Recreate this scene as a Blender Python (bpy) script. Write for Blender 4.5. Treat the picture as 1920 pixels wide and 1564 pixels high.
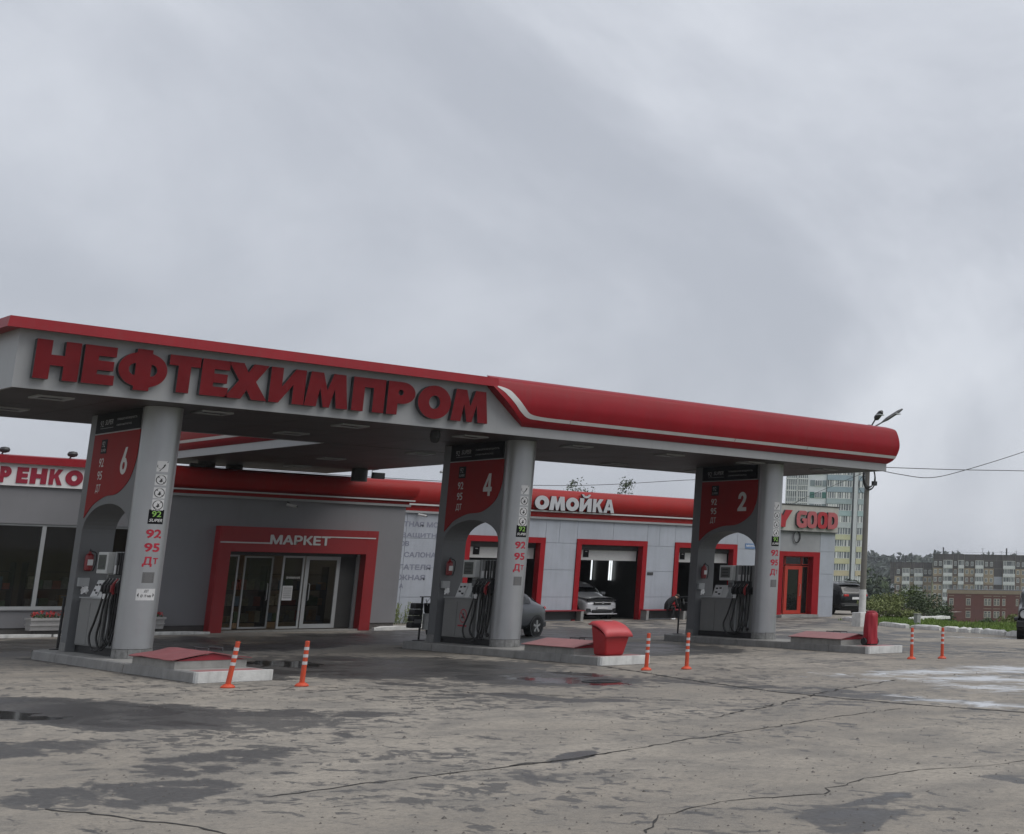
import bpy, bmesh, math, random
from mathutils import Vector, Matrix, noise
from mathutils.geometry import tessellate_polygon
random.seed(7)
R = math.radians
scene = bpy.context.scene
col = scene.collection
for o in list(bpy.data.objects):
    bpy.data.objects.remove(o)

# ------------------------------------------------------------------ camera
cam_d = bpy.data.cameras.new('camera')
cam = bpy.data.objects.new('camera', cam_d)
col.objects.link(cam)
scene.camera = cam
cam_d.sensor_fit = 'HORIZONTAL'
cam_d.sensor_width = 36.0
cam_d.lens = 48.745
cam_d.shift_x = -0.51788
cam_d.shift_y = -0.09968
cam_d.clip_start = 0.1
cam_d.clip_end = 6000
cam.matrix_world = Matrix(((0.62767705, -0.15484286, -0.76291888, 0.0),
                           (-0.77832033, -0.10536196, -0.61896391, 0.0),
                           (0.01545951, 0.98230471, -0.18665063, 2.0),
                           (0, 0, 0, 1)))

# ------------------------------------------------------------------ sky: closed grey overcast over a Nishita sky
SUN_EL, SUN_ROT = R(55), R(145)
world = bpy.data.worlds.new('World')
scene.world = world
world.use_nodes = True
wn, wl = world.node_tree.nodes, world.node_tree.links
wn.clear()
w_out = wn.new('ShaderNodeOutputWorld')
w_bg = wn.new('ShaderNodeBackground')
w_bg.inputs['Strength'].default_value = 0.1
sky = wn.new('ShaderNodeTexSky')
sky.sky_type = 'NISHITA'
sky.sun_disc = False
sky.sun_elevation = SUN_EL
sky.sun_rotation = SUN_ROT
sky.air_density = 1.0
sky.dust_density = 3.0
tc = wn.new('ShaderNodeTexCoord')
mp = wn.new('ShaderNodeMapping')
mp.inputs['Scale'].default_value = (1.0, 1.0, 1.5)
mp.inputs['Rotation'].default_value = (0.25, 0.12, 0.0)
mp.inputs['Location'].default_value = (1.0, 6.0, 3.0)
wl.new(tc.outputs['Generated'], mp.inputs['Vector'])
n1 = wn.new('ShaderNodeTexNoise')
n1.inputs['Scale'].default_value = 2.4
n1.inputs['Detail'].default_value = 8.0
n1.inputs['Roughness'].default_value = 0.54
n1.inputs['Distortion'].default_value = 0.35
wl.new(mp.outputs['Vector'], n1.inputs['Vector'])
cr = wn.new('ShaderNodeValToRGB')
cr.color_ramp.interpolation = 'B_SPLINE'
e = cr.color_ramp.elements
e[0].position, e[0].color = 0.37, (0.345, 0.366, 0.410, 1)
e[1].position, e[1].color = 0.64, (0.575, 0.598, 0.640, 1)
m_ = e.new(0.5)
m_.color = (0.440, 0.462, 0.508, 1)
wl.new(n1.outputs['Fac'], cr.inputs['Fac'])
mx = wn.new('ShaderNodeMixRGB')
mx.inputs['Fac'].default_value = 0.93
wl.new(sky.outputs['Color'], mx.inputs['Color1'])
sc_ = wn.new('ShaderNodeVectorMath')
sc_.operation = 'SCALE'
sc_.inputs['Scale'].default_value = 12.0
wl.new(cr.outputs['Color'], sc_.inputs[0])
wl.new(sc_.outputs['Vector'], mx.inputs['Color2'])
wl.new(mx.outputs['Color'], w_bg.inputs['Color'])
wl.new(w_bg.outputs['Background'], w_out.inputs['Surface'])

sun_d = bpy.data.lights.new('sun', 'SUN')
sun_d.energy = 1.5
sun_d.angle = R(50)
sun_d.color = (1.0, 0.97, 0.93)
sun = bpy.data.objects.new('sun', sun_d)
col.objects.link(sun)
d_ = Vector((math.sin(SUN_ROT) * math.cos(SUN_EL), math.cos(SUN_ROT) * math.cos(SUN_EL), math.sin(SUN_EL)))
sun.rotation_euler = d_.to_track_quat('Z', 'Y').to_euler()
sun.location = (0, 0, 60)

vs = scene.view_settings
vs.view_transform = 'Standard'
vs.look = 'None'
vs.exposure = 0.22
vs.gamma = 1.0
vs.use_curve_mapping = False

# ------------------------------------------------------------------ materials
MATS = {}
def nodes_of(name):
    m = bpy.data.materials.new(name)
    m.use_nodes = True
    nt = m.node_tree
    return m, nt.nodes, nt.links, nt.nodes['Principled BSDF']

def pm(name, c, rough=0.55, var=0.12, scale=3.0, bump=0.0, bscale=60.0, metal=0.0, streak=0.0, spec=0.5, coat=0.0, alpha=None):
    """plain procedural surface: colour with soft blotches, optional rain streaks and fine relief"""
    if name in MATS:
        return MATS[name]
    m, N, L, b = nodes_of(name)
    geo = N.new('ShaderNodeNewGeometry')
    ns = N.new('ShaderNodeTexNoise')
    ns.inputs['Scale'].default_value = scale
    ns.inputs['Detail'].default_value = 6
    ns.inputs['Roughness'].default_value = 0.65
    L.new(geo.outputs['Position'], ns.inputs['Vector'])
    ramp = N.new('ShaderNodeMapRange')
    ramp.inputs['From Min'].default_value = 0.3
    ramp.inputs['From Max'].default_value = 0.7
    ramp.inputs['To Min'].default_value = 1 - var
    ramp.inputs['To Max'].default_value = 1 + var
    L.new(ns.outputs['Fac'], ramp.inputs['Value'])
    mul = N.new('ShaderNodeVectorMath')
    mul.operation = 'SCALE'
    mul.inputs[0].default_value = c[:3]
    L.new(ramp.outputs['Result'], mul.inputs['Scale'])
    src = mul.outputs['Vector']
    if streak > 0:
        mp = N.new('ShaderNodeMapping')
        mp.inputs['Scale'].default_value = (7, 7, 0.35)
        L.new(geo.outputs['Position'], mp.inputs['Vector'])
        n2 = N.new('ShaderNodeTexNoise')
        n2.inputs['Scale'].default_value = 1.2
        n2.inputs['Detail'].default_value = 5
        L.new(mp.outputs['Vector'], n2.inputs['Vector'])
        r2 = N.new('ShaderNodeMapRange')
        r2.inputs['From Min'].default_value = 0.5
        r2.inputs['From Max'].default_value = 0.75
        r2.inputs['To Min'].default_value = 0
        r2.inputs['To Max'].default_value = streak
        L.new(n2.outputs['Fac'], r2.inputs['Value'])
        mx = N.new('ShaderNodeMixRGB')
        mx.inputs['Color2'].default_value = (0.09, 0.085, 0.075, 1)
        L.new(src, mx.inputs['Color1'])
        L.new(r2.outputs['Result'], mx.inputs['Fac'])
        src = mx.outputs['Color']
    L.new(src, b.inputs['Base Color'])
    rr = N.new('ShaderNodeMapRange')
    rr.inputs['To Min'].default_value = max(0.02, rough - 0.08)
    rr.inputs['To Max'].default_value = min(1, rough + 0.08)
    L.new(ns.outputs['Fac'], rr.inputs['Value'])
    L.new(rr.outputs['Result'], b.inputs['Roughness'])
    b.inputs['Metallic'].default_value = metal
    b.inputs['Specular IOR Level'].default_value = spec
    b.inputs['Coat Weight'].default_value = coat
    if bump > 0:
        n3 = N.new('ShaderNodeTexNoise')
        n3.inputs['Scale'].default_value = bscale
        n3.inputs['Detail'].default_value = 4
        L.new(geo.outputs['Position'], n3.inputs['Vector'])
        bp = N.new('ShaderNodeBump')
        bp.inputs['Strength'].default_value = bump
        bp.inputs['Distance'].default_value = 0.02
        L.new(n3.outputs['Fac'], bp.inputs['Height'])
        L.new(bp.outputs['Normal'], b.inputs['Normal'])
    MATS[name] = m
    return m

def glass(name, tint=(0.02, 0.022, 0.022), rough=0.04, trans=0.0):
    m, N, L, b = nodes_of(name)
    b.inputs['Base Color'].default_value = (*tint, 1)
    b.inputs['Roughness'].default_value = rough
    b.inputs['Specular IOR Level'].default_value = 0.5
    b.inputs['IOR'].default_value = 1.5
    if trans > 0:
        tr = N.new('ShaderNodeBsdfTransparent')
        tr.inputs['Color'].default_value = (0.8, 0.83, 0.82, 1)
        mx = N.new('ShaderNodeMixShader')
        mx.inputs['Fac'].default_value = trans
        L.new(b.outputs['BSDF'], mx.inputs[1])
        L.new(tr.outputs['BSDF'], mx.inputs[2])
        L.new(mx.outputs['Shader'], N['Material Output'].inputs['Surface'])
    MATS[name] = m
    return m

def emit(name, c, s):
    m, N, L, b = nodes_of(name)
    b.inputs['Base Color'].default_value = (*c, 1)
    b.inputs['Emission Color'].default_value = (*c, 1)
    b.inputs['Emission Strength'].default_value = s
    MATS[name] = m
    return m

RED = (0.235, 0.006, 0.013)
M_red = pm('red_cladding', RED, 0.46, 0.10, 1.1, streak=0.10, spec=0.22)
M_redwall = pm('red_band_cladding', (0.28, 0.014, 0.013), 0.5, 0.10, 0.9, streak=0.08, spec=0.2)
M_redframe = pm('red_gate_frame', (0.28, 0.008, 0.013), 0.5, 0.10, 2, spec=0.22)
M_letter = pm('letter_face_red', (0.125, 0.006, 0.009), 0.5, 0.14, 2.2, spec=0.15)
M_letside = pm('letter_return_dark', (0.045, 0.05, 0.055), 0.5, 0.2, 3)
M_grey = pm('grey_fascia', (0.285, 0.291, 0.296), 0.45, 0.05, 1.2, streak=0.10)
M_pil = pm('grey_pillar_cladding', (0.36, 0.366, 0.375), 0.36, 0.05, 1.6, streak=0.06, metal=0.55)
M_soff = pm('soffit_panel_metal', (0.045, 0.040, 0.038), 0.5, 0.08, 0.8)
M_white = pm('white_paint', (0.72, 0.72, 0.72), 0.5, 0.06, 4)
M_offw = pm('silver_stripe', (0.50, 0.50, 0.49), 0.4, 0.07, 4)
M_black = pm('black_plastic', (0.012, 0.012, 0.013), 0.45, 0.2, 6)
M_rubber = pm('black_rubber', (0.014, 0.014, 0.014), 0.6, 0.2, 10)
M_dark = pm('dark_metal', (0.035, 0.036, 0.038), 0.5, 0.2, 5)
M_mwall = pm('market_wall_grey', (0.195, 0.195, 0.205), 0.55, 0.05, 0.8, streak=0.06)
M_cwall = pm('carwash_wall_pale', (0.35, 0.375, 0.42), 0.6, 0.09, 0.9, bump=0.12, bscale=14, streak=0.12)
M_plinth = pm('dark_plinth', (0.085, 0.08, 0.075), 0.7, 0.2, 3, bump=0.2)
M_stone = pm('stone_tile', (0.20, 0.20, 0.195), 0.35, 0.35, 9)
M_conc = pm('concrete', (0.27, 0.265, 0.25), 0.8, 0.18, 3.5, bump=0.35, bscale=70, streak=0.2)
M_kerb = pm('kerb_concrete', (0.25, 0.245, 0.235), 0.75, 0.2, 2.5, bump=0.35, bscale=60, streak=0.25)
M_kwhite = pm('kerb_white_paint', (0.60, 0.60, 0.58), 0.7, 0.16, 4.5, bump=0.35, bscale=50, streak=0.3)
M_hatch = pm('faded_red_lid', (0.30, 0.135, 0.135), 0.6, 0.14, 3, bump=0.15, bscale=30)
M_hatchd = pm('red_lid_gable', (0.25, 0.014, 0.025), 0.55, 0.14, 3)
M_orange = pm('orange_plastic', (0.52, 0.062, 0.02), 0.45, 0.12, 6)
M_reflect = pm('white_reflective_band', (0.50, 0.50, 0.51), 0.4, 0.16, 24)
M_binred = pm('red_fibreglass', (0.34, 0.016, 0.02), 0.42, 0.08, 3)
M_bag = pm('red_tarpaulin', (0.30, 0.010, 0.022), 0.55, 0.08, 3)
M_steel = pm('brushed_steel', (0.42, 0.42, 0.42), 0.35, 0.1, 8, metal=0.8)
M_panel = pm('dispenser_panel', (0.21, 0.21, 0.205), 0.5, 0.06, 3)
M_display = pm('dispenser_white', (0.52, 0.53, 0.52), 0.45, 0.06, 5)
M_lcd = pm('lcd_screen', (0.13, 0.14, 0.13), 0.2, 0.05, 6)
M_signred = pm('pillar_sign_red', (0.26, 0.013, 0.012), 0.6, 0.08, 2, spec=0.12)
M_signblk = pm('pillar_sign_black', (0.007, 0.007, 0.008), 0.6, 0.1, 4, spec=0.1)
M_txtgrey = pm('sign_text_grey', (0.56, 0.56, 0.54), 0.5, 0.05, 5)
M_txtdim = pm('sign_text_dim', (0.33, 0.33, 0.33), 0.5, 0.05, 5)
M_txtred = pm('sticker_red', (0.40, 0.012, 0.035), 0.5, 0.12, 12)
M_txtblk = pm('sticker_black', (0.02, 0.02, 0.02), 0.5, 0.1, 9)
M_green = pm('sticker_green', (0.25, 0.48, 0.10), 0.5, 0.05, 9)
M_sticker = pm('sticker_white', (0.58, 0.58, 0.58), 0.5, 0.06, 9)
M_stickgr = pm('sticker_grey', (0.13, 0.13, 0.13), 0.5, 0.08, 9)
M_pilb = pm('grey_pillar_shaded', (0.155, 0.159, 0.164), 0.5, 0.06, 1.6, streak=0.10, spec=0.3)  # darker matte copy of the pillar grey, paints shade onto the bodies
M_extred = pm('extinguisher_red', (0.20, 0.010, 0.012), 0.35, 0.08, 5)
M_skin = pm('skin', (0.42, 0.24, 0.17), 0.5, 0.08, 12)
M_cloth = pm('black_cloth', (0.010, 0.010, 0.012), 0.85, 0.25, 9, bump=0.3, bscale=40)
M_glass = glass('window_glass', (0.012, 0.013, 0.013), 0.03)
M_doorglass = glass('shop_glass', (0.012, 0.013, 0.013), 0.03, 0.72)
M_alu = pm('aluminium_frame', (0.33, 0.34, 0.345), 0.45, 0.06, 5)
M_int = pm('dark_interior', (0.035, 0.035, 0.034), 0.7, 0.25, 1.5)
M_tyre = pm('tyre', (0.016, 0.016, 0.016), 0.8, 0.2, 20)
M_rim = pm('alloy_rim', (0.46, 0.46, 0.46), 0.3, 0.06, 8, metal=0.8)
M_tail = pm('tail_lamp_red', (0.48, 0.02, 0.02), 0.2, 0.1, 8)
M_lamp = pm('head_lamp_glass', (0.45, 0.47, 0.48), 0.12, 0.2, 14)
M_wood = pm('lamp_post_concrete', (0.16, 0.152, 0.137), 0.8, 0.15, 4, bump=0.2)
M_bark = pm('bark', (0.075, 0.06, 0.048), 0.9, 0.25, 7, bump=0.4)

# ------------------------------------------------------------------ object helpers
def tag(o, label=None, cat=None, group=None, kind=None):
    if label: o['label'] = label
    if cat: o['category'] = cat
    if group: o['group'] = group
    if kind: o['kind'] = kind
    return o

def thing(name, loc, label, cat, group=None, rz=0.0):
    o = bpy.data.objects.new(name, None)
    o.empty_display_size = 0.3
    col.objects.link(o)
    o.location = loc
    o.rotation_euler = (0, 0, rz)
    o['org'] = [float(v) for v in loc]
    return tag(o, label, cat, group)

def org_of(p):
    while p is not None:
        if 'org' in p.keys():
            return Vector(p['org'])
        p = p.parent
    return Vector((0, 0, 0))

def copy_tree(o, parent=None):
    c = o.copy()
    col.objects.link(c)
    c.parent = parent
    for ch in list(o.children):
        copy_tree(ch, c)
    return c

class MB:
    """collects shapes; build() links them as ONE mesh object"""
    def __init__(s):
        s.v, s.f, s.mi = [], [], []
        s.cur = 0
    def add(s, vs, fs):
        b = len(s.v)
        s.v += [tuple(p) for p in vs]
        for f in fs:
            s.f.append([b + i for i in f])
            s.mi.append(s.cur)
        return s
    def mat(s, i):
        s.cur = i
        return s
    def box(s, x0, x1, y0, y1, z0, z1, ch=0.0):
        if ch <= 0:
            vs = [(x0, y0, z0), (x1, y0, z0), (x1, y1, z0), (x0, y1, z0), (x0, y0, z1), (x1, y0, z1), (x1, y1, z1), (x0, y1, z1)]
            fs = [(0, 3, 2, 1), (4, 5, 6, 7), (0, 1, 5, 4), (1, 2, 6, 5), (2, 3, 7, 6), (3, 0, 4, 7)]
            return s.add(vs, fs)
        bm = bmesh.new()
        bmesh.ops.create_cube(bm, size=1)
        for v in bm.verts:
            v.co = Vector((x0 + (v.co.x + .5) * (x1 - x0), y0 + (v.co.y + .5) * (y1 - y0), z0 + (v.co.z + .5) * (z1 - z0)))
        bmesh.ops.bevel(bm, geom=bm.edges[:], offset=ch, segments=2, affect='EDGES', profile=0.5)
        bm.verts.index_update()
        s.add([v.co[:] for v in bm.verts], [[v.index for v in f.verts] for f in bm.faces])
        bm.free()
        return s
    def prism(s, poly, a, b, ax='x'):
        """extrude a 2D polygon along an axis; x: (y,z)  y: (x,z)  z: (x,y)"""
        n = len(poly)
        def P(p, t):
            return {'x': (t, p[0], p[1]), 'y': (p[0], t, p[1]), 'z': (p[0], p[1], t)}[ax]
        vs = [P(p, a) for p in poly] + [P(p, b) for p in poly]
        tri = tessellate_polygon([[Vector((p[0], p[1], 0)) for p in poly]])
        fs = [tuple(t) for t in tri] + [tuple(n + i for i in reversed(t)) for t in tri]
        fs += [(i, (i + 1) % n, n + (i + 1) % n, n + i) for i in range(n)]
        return s.add(vs, fs)
    def cyl(s, p0, p1, r0, r1=None, n=16, cap=True):
        r1 = r0 if r1 is None else r1
        p0, p1 = Vector(p0), Vector(p1)
        d = (p1 - p0).normalized()
        u = d.orthogonal().normalized()
        w = d.cross(u)
        vs = []
        for p, r in ((p0, r0), (p1, r1)):
            for i in range(n):
                a = 2 * math.pi * i / n
                vs.append(p + (u * math.cos(a) + w * math.sin(a)) * r)
        fs = [(i, (i + 1) % n, n + (i + 1) % n, n + i) for i in range(n)]
        if cap:
            fs += [tuple(reversed(range(n))), tuple(range(n, 2 * n))]
        return s.add(vs, fs)
    def lathe(s, prof, c=(0, 0, 0), n=20):
        """profile (r,z) spun about a vertical axis"""
        vs = [(c[0] + r * math.cos(2 * math.pi * i / n), c[1] + r * math.sin(2 * math.pi * i / n), c[2] + z) for r, z in prof for i in range(n)]
        fs = []
        for k in range(len(prof) - 1):
            fs += [(k * n + i, k * n + (i + 1) % n, (k + 1) * n + (i + 1) % n, (k + 1) * n + i) for i in range(n)]
        fs += [tuple(reversed(range(n))), tuple(range((len(prof) - 1) * n, len(prof) * n))]
        return s.add(vs, fs)
    def tube(s, pts, r, n=8, r1=None):
        pts = [Vector(p) for p in pts]
        m = len(pts)
        vs = []
        u = None
        for i, p in enumerate(pts):
            d = (pts[min(i + 1, m - 1)] - pts[max(i - 1, 0)]).normalized()
            u = d.orthogonal().normalized() if u is None else (u - d * u.dot(d)).normalized()
            w = d.cross(u)
            rr = r if r1 is None else r + (r1 - r) * i / (m - 1)
            vs += [p + (u * math.cos(2 * math.pi * k / n) + w * math.sin(2 * math.pi * k / n)) * rr for k in range(n)]
        fs = []
        for i in range(m - 1):
            fs += [(i * n + k, i * n + (k + 1) % n, (i + 1) * n + (k + 1) % n, (i + 1) * n + k) for k in range(n)]
        fs += [tuple(reversed(range(n))), tuple(range((m - 1) * n, m * n))]
        return s.add(vs, fs)
    def grid(s, fn, nu, nv):
        vs = [fn(i / nu, j / nv) for i in range(nu + 1) for j in range(nv + 1)]
        k = nv + 1
        return s.add(vs, [(i * k + j, (i + 1) * k + j, (i + 1) * k + j + 1, i * k + j + 1) for i in range(nu) for j in range(nv)])
    def build(s, name, mats, parent=None, smooth=False, local=False, fix=True):
        me = bpy.data.meshes.new(name)
        o0 = Vector((0, 0, 0)) if (local or parent is None) else org_of(parent)
        me.from_pydata([(p[0] - o0.x, p[1] - o0.y, p[2] - o0.z) for p in s.v], [], s.f)
        if not isinstance(mats, (list, tuple)):
            mats = [mats]
        for m in mats:
            me.materials.append(m)
        me.polygons.foreach_set('material_index', s.mi)
        if fix:
            bm = bmesh.new()
            bm.from_mesh(me)
            bmesh.ops.recalc_face_normals(bm, faces=bm.faces[:])
            bm.to_mesh(me)
            bm.free()
        if smooth:
            me.polygons.foreach_set('use_smooth', [True] * len(me.polygons))
            try:
                me.set_sharp_from_angle(angle=R(38))
            except Exception:
                pass
        me.update()
        o = bpy.data.objects.new(name, me)
        col.objects.link(o)
        if parent is not None:
            o.parent = parent
        return o

def bx(name, x0, x1, y0, y1, z0, z1, m, parent=None, ch=0.0):
    return MB().box(x0, x1, y0, y1, z0, z1, ch).build(name, m, parent)

def smooth_poly(pts, k=6):
    """Catmull-Rom through open list of 2D points"""
    out = []
    n = len(pts)
    for i in range(n - 1):
        p0, p1, p2, p3 = pts[max(i - 1, 0)], pts[i], pts[i + 1], pts[min(i + 2, n - 1)]
        for j in range(k):
            t = j / k
            out.append(tuple(0.5 * (2 * p1[a] + (p2[a] - p0[a]) * t + (2 * p0[a] - 5 * p1[a] + 4 * p2[a] - p3[a]) * t * t + (-p0[a] + 3 * p1[a] - 3 * p2[a] + p3[a]) * t ** 3) for a in range(len(p1))))
    out.append(tuple(pts[-1]))
    return out

# ------------------------------------------------------------------ lettering
def place_mesh(me, name, o, u, v, mats, parent, warp=None):
    """lay a flat xy mesh out in the scene: x along u, y along v, z along u x v"""
    u, v, o = Vector(u), Vector(v), Vector(o)
    w = u.cross(v)
    g = org_of(parent) if parent else Vector((0, 0, 0))
    for p in me.vertices:
        c = p.co
        q = warp(c) if warp else o + u * c.x + v * c.y + w * c.z
        p.co = q - g
    keep = [p.material_index for p in me.polygons]
    me.materials.clear()
    for m in (mats if isinstance(mats, (list, tuple)) else [mats]):
        me.materials.append(m)
    if isinstance(mats, (list, tuple)):
        me.polygons.foreach_set('material_index', [min(i, len(mats) - 1) for i in keep])
    ob = bpy.data.objects.new(name, me)
    col.objects.link(ob)
    if parent: ob.parent = parent
    return ob

def embolden(me, b):
    """heavier strokes: the outline laid over itself with small shifts"""
    V = [v.co.copy() for v in me.vertices]
    F = [list(p.vertices) for p in me.polygons]
    vs, fs = [], []
    for k in range(8):
        a = math.pi * k / 4
        o = len(vs)
        vs += [(v.x + b * math.cos(a), v.y + b * math.sin(a), v.z + 0.00012 * k) for v in V]
        fs += [[o + i for i in f] for f in F]
    m2 = bpy.data.meshes.new('t')
    m2.from_pydata(vs, [], fs)
    return m2

def text_mesh(s, h, width=None, extrude=0.0, bold=0.0, res=3, shear=0.0):
    c = bpy.data.curves.new('t', 'FONT')
    c.body = s
    c.size = 1.0
    c.extrude = 0.0
    c.resolution_u = res
    c.shear = shear
    o = bpy.data.objects.new('t', c)
    col.objects.link(o)
    bpy.context.view_layer.update()
    dg = bpy.context.evaluated_depsgraph_get()
    me = bpy.data.meshes.new_from_object(o.evaluated_get(dg))
    bpy.data.objects.remove(o)
    bpy.data.curves.remove(c)
    if bold > 0:
        me = embolden(me, bold)
    xs = [p.co.x for p in me.vertices]
    ys = [p.co.y for p in me.vertices]
    x0, x1, y0, y1 = min(xs), max(xs), min(ys), max(ys)
    sy = h / (y1 - y0)
    sx = sy if width is None else width / (x1 - x0)
    for p in me.vertices:
        p.co = ((p.co.x - x0) * sx, (p.co.y - y0) * sy, p.co.z)
    if extrude > 0:
        solid(me, extrude)
    return me

def solid(me, depth, side=0):
    bm = bmesh.new()
    bm.from_mesh(me)
    bmesh.ops.remove_doubles(bm, verts=bm.verts[:], dist=1e-5)
    for f in bm.faces:
        if f.normal.z < 0: f.normal_flip()
    r = bmesh.ops.extrude_face_region(bm, geom=bm.faces[:])
    top = [g for g in r['geom'] if isinstance(g, bmesh.types.BMVert)]
    for v in top: v.co.z += depth
    bm.normal_update()
    for f in bm.faces:
        f.material_index = 0 if abs(f.normal.z) > 0.5 else side
    bmesh.ops.recalc_face_normals(bm, faces=bm.faces[:])
    bm.to_mesh(me)
    bm.free()

def contour_mesh(contours, depth=0.0, side=0):
    """filled 2D outline with holes"""
    c = bpy.data.curves.new('g', 'CURVE')
    c.dimensions = '2D'
    c.fill_mode = 'BOTH'
    for ct in contours:
        sp = c.splines.new('POLY')
        sp.points.add(len(ct) - 1)
        for p, q in zip(sp.points, ct):
            p.co = (q[0], q[1], 0, 1)
        sp.use_cyclic_u = True
    o = bpy.data.objects.new('g', c)
    col.objects.link(o)
    bpy.context.view_layer.update()
    me = bpy.data.meshes.new_from_object(o.evaluated_get(bpy.context.evaluated_depsgraph_get()))
    bpy.data.objects.remove(o)
    bpy.data.curves.remove(c)
    if depth > 0: solid(me, depth, side)
    return me

def ell(cx, cy, rx, ry, n=36, a0=0, a1=360, p=1.0):
    out = []
    for i in range(n + (1 if a1 - a0 < 360 else 0)):
        a = R(a0 + (a1 - a0) * i / n)
        ca, sa = math.cos(a), math.sin(a)
        out.append((cx + rx * math.copysign(abs(ca) ** p, ca), cy + ry * math.copysign(abs(sa) ** p, sa)))
    return out

G = {}   # heavy display capitals on a 1 x 1 box
G['Н'] = [[(0, 0), (.35, 0), (.35, .36), (.65, .36), (.65, 0), (1, 0), (1, 1), (.65, 1), (.65, .63), (.35, .63), (.35, 1), (0, 1)]]
G['Е'] = [[(0, 0), (1, 0), (1, .26), (.45, .26), (.45, .37), (.95, .37), (.95, .62), (.45, .62), (.45, .74), (1, .74), (1, 1), (0, 1)]]
G['Т'] = [[(.3, 0), (.7, 0), (.7, .72), (1, .72), (1, 1), (0, 1), (0, .72), (.3, .72)]]
G['Х'] = [[(0, 0), (.38, 0), (.5, .26), (.63, 0), (1, 0), (.7, .51), (.98, 1), (.62, 1), (.5, .75), (.38, 1), (.02, 1), (.3, .51)]]
G['И'] = [[(0, 0), (.28, 0), (.66, .55), (.66, 0), (1, 0), (1, 1), (.7, 1), (.34, .46), (.34, 1), (0, 1)]]
G['М'] = [[(0, 0), (.27, 0), (.33, .55), (.43, 0), (.57, 0), (.67, .55), (.73, 0), (1, 0), (.9, 1), (.62, 1), (.5, .5), (.38, 1), (.1, 1)]]
G['П'] = [[(0, 0), (.36, 0), (.36, .72), (.64, .72), (.64, 0), (1, 0), (1, 1), (0, 1)]]
G['Р'] = [[(0, 0), (.38, 0), (.38, .34), (.5, .34)] + ell(.52, .67, .48, .33, 16, -90, 90) + [(.5, 1), (0, 1)], ell(.47, .68, .09, .09, 14)]
G['О'] = [ell(.5, .5, .5, .5, 44), ell(.5, .5, .165, .2, 28)]
G['Ф'] = [[(.34, 0), (.66, 0), (.66, .09)] + ell(.58, .5, .42, .41, 20, -74, 74) + [(.66, .91), (.66, 1), (.34, 1), (.34, .91)] + ell(.42, .5, .42, .41, 20, 106, 254) + [(.34, .09)],
          ell(.34, .5, .13, .145, 12, 90, 270), ell(.66, .5, .13, .145, 12, -90, 90)]
G['К'] = [[(0, 0), (.33, 0), (.33, .36), (.42, .45), (.64, 0), (1, 0), (.66, .58), (.98, 1), (.6, 1), (.33, .62), (.33, 1), (0, 1)]]
G['А'] = [[(0, 0), (.31, 0), (.36, .2), (.64, .2), (.69, 0), (1, 0), (.68, 1), (.32, 1)], [(.42, .42), (.58, .42), (.5, .72)]]
G['Й'] = [[(0, 0), (.28, 0), (.66, .55), (.66, 0), (1, 0), (1, 1), (.7, 1), (.34, .46), (.34, 1), (0, 1)]]
G['O2'] = [ell(.5, .5, .5, .5, 32, p=.62), ell(.5, .5, .17, .28, 24, p=.8)]
G['G2'] = [[(1, .95), (.8, 1), (.3, 1), (.05, .82), (0, .5), (.05, .18), (.3, 0), (.75, 0), (1, .08), (1, .56), (.55, .56), (.55, .4), (.68, .4), (.68, .26), (.42, .26), (.34, .4), (.34, .62), (.42, .76), (.98, .76)]]
G['D2'] = [[(0, 0), (.6, 0), (.9, .12), (1, .35), (1, .65), (.9, .88), (.6, 1), (0, 1)], [(.36, .26), (.55, .28), (.64, .42), (.64, .58), (.55, .72), (.36, .74)]]
G['Y2'] = [[(.3, 0), (.66, 0), (.68, .35), (1, 1), (.64, 1), (.5, .62), (.36, 1), (0, 1), (.32, .35)]]

def letter(g, x0, x1, z0, z1, y, depth, mats, parent, name='letter'):
    """one solid letter facing -Y, back at y"""
    me = contour_mesh([[(p[0] * (x1 - x0), p[1] * (z1 - z0)) for p in c] for c in G[g]], depth, side=1)
    return place_mesh(me, name, (x0, y, z0), (1, 0, 0), (0, 0, 1), mats, parent)

def at(az, d, z=0.0):
    return Vector((d * math.sin(R(az)), d * math.cos(R(az)), z))
# ================================================================== the ground
def val(N, L, op, a, b=None, c=None):
    n = N.new('ShaderNodeMath')
    n.operation = op
    for i, x in enumerate((a, b, c)):
        if x is None: continue
        if isinstance(x, (int, float)): n.inputs[i].default_value = x
        else: L.new(x, n.inputs[i])
    return n.outputs[0]

def ellmask(N, L, pos, cx, cy, rx, ry, ang=0.0):
    """1 in the middle of a ground ellipse, 0 on its rim, negative outside"""
    mp = N.new('ShaderNodeMapping')
    mp.vector_type = 'TEXTURE'
    mp.inputs['Location'].default_value = (cx, cy, 0)
    mp.inputs['Rotation'].default_value = (0, 0, R(ang))
    mp.inputs['Scale'].default_value = (rx, ry, 1e3)
    L.new(pos, mp.inputs['Vector'])
    ln = N.new('ShaderNodeVectorMath')
    ln.operation = 'LENGTH'
    L.new(mp.outputs['Vector'], ln.inputs[0])
    return val(N, L, 'SUBTRACT', 1.0, ln.outputs['Value'])

def smooth(N, L, x, lo, hi, a=0.0, b=1.0):
    r = N.new('ShaderNodeMapRange')
    r.interpolation_type = 'SMOOTHSTEP'
    L.new(x, r.inputs['Value'])
    r.inputs['From Min'].default_value = lo
    r.inputs['From Max'].default_value = hi
    r.inputs['To Min'].default_value = a
    r.inputs['To Max'].default_value = b
    return r.outputs['Result']

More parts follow.
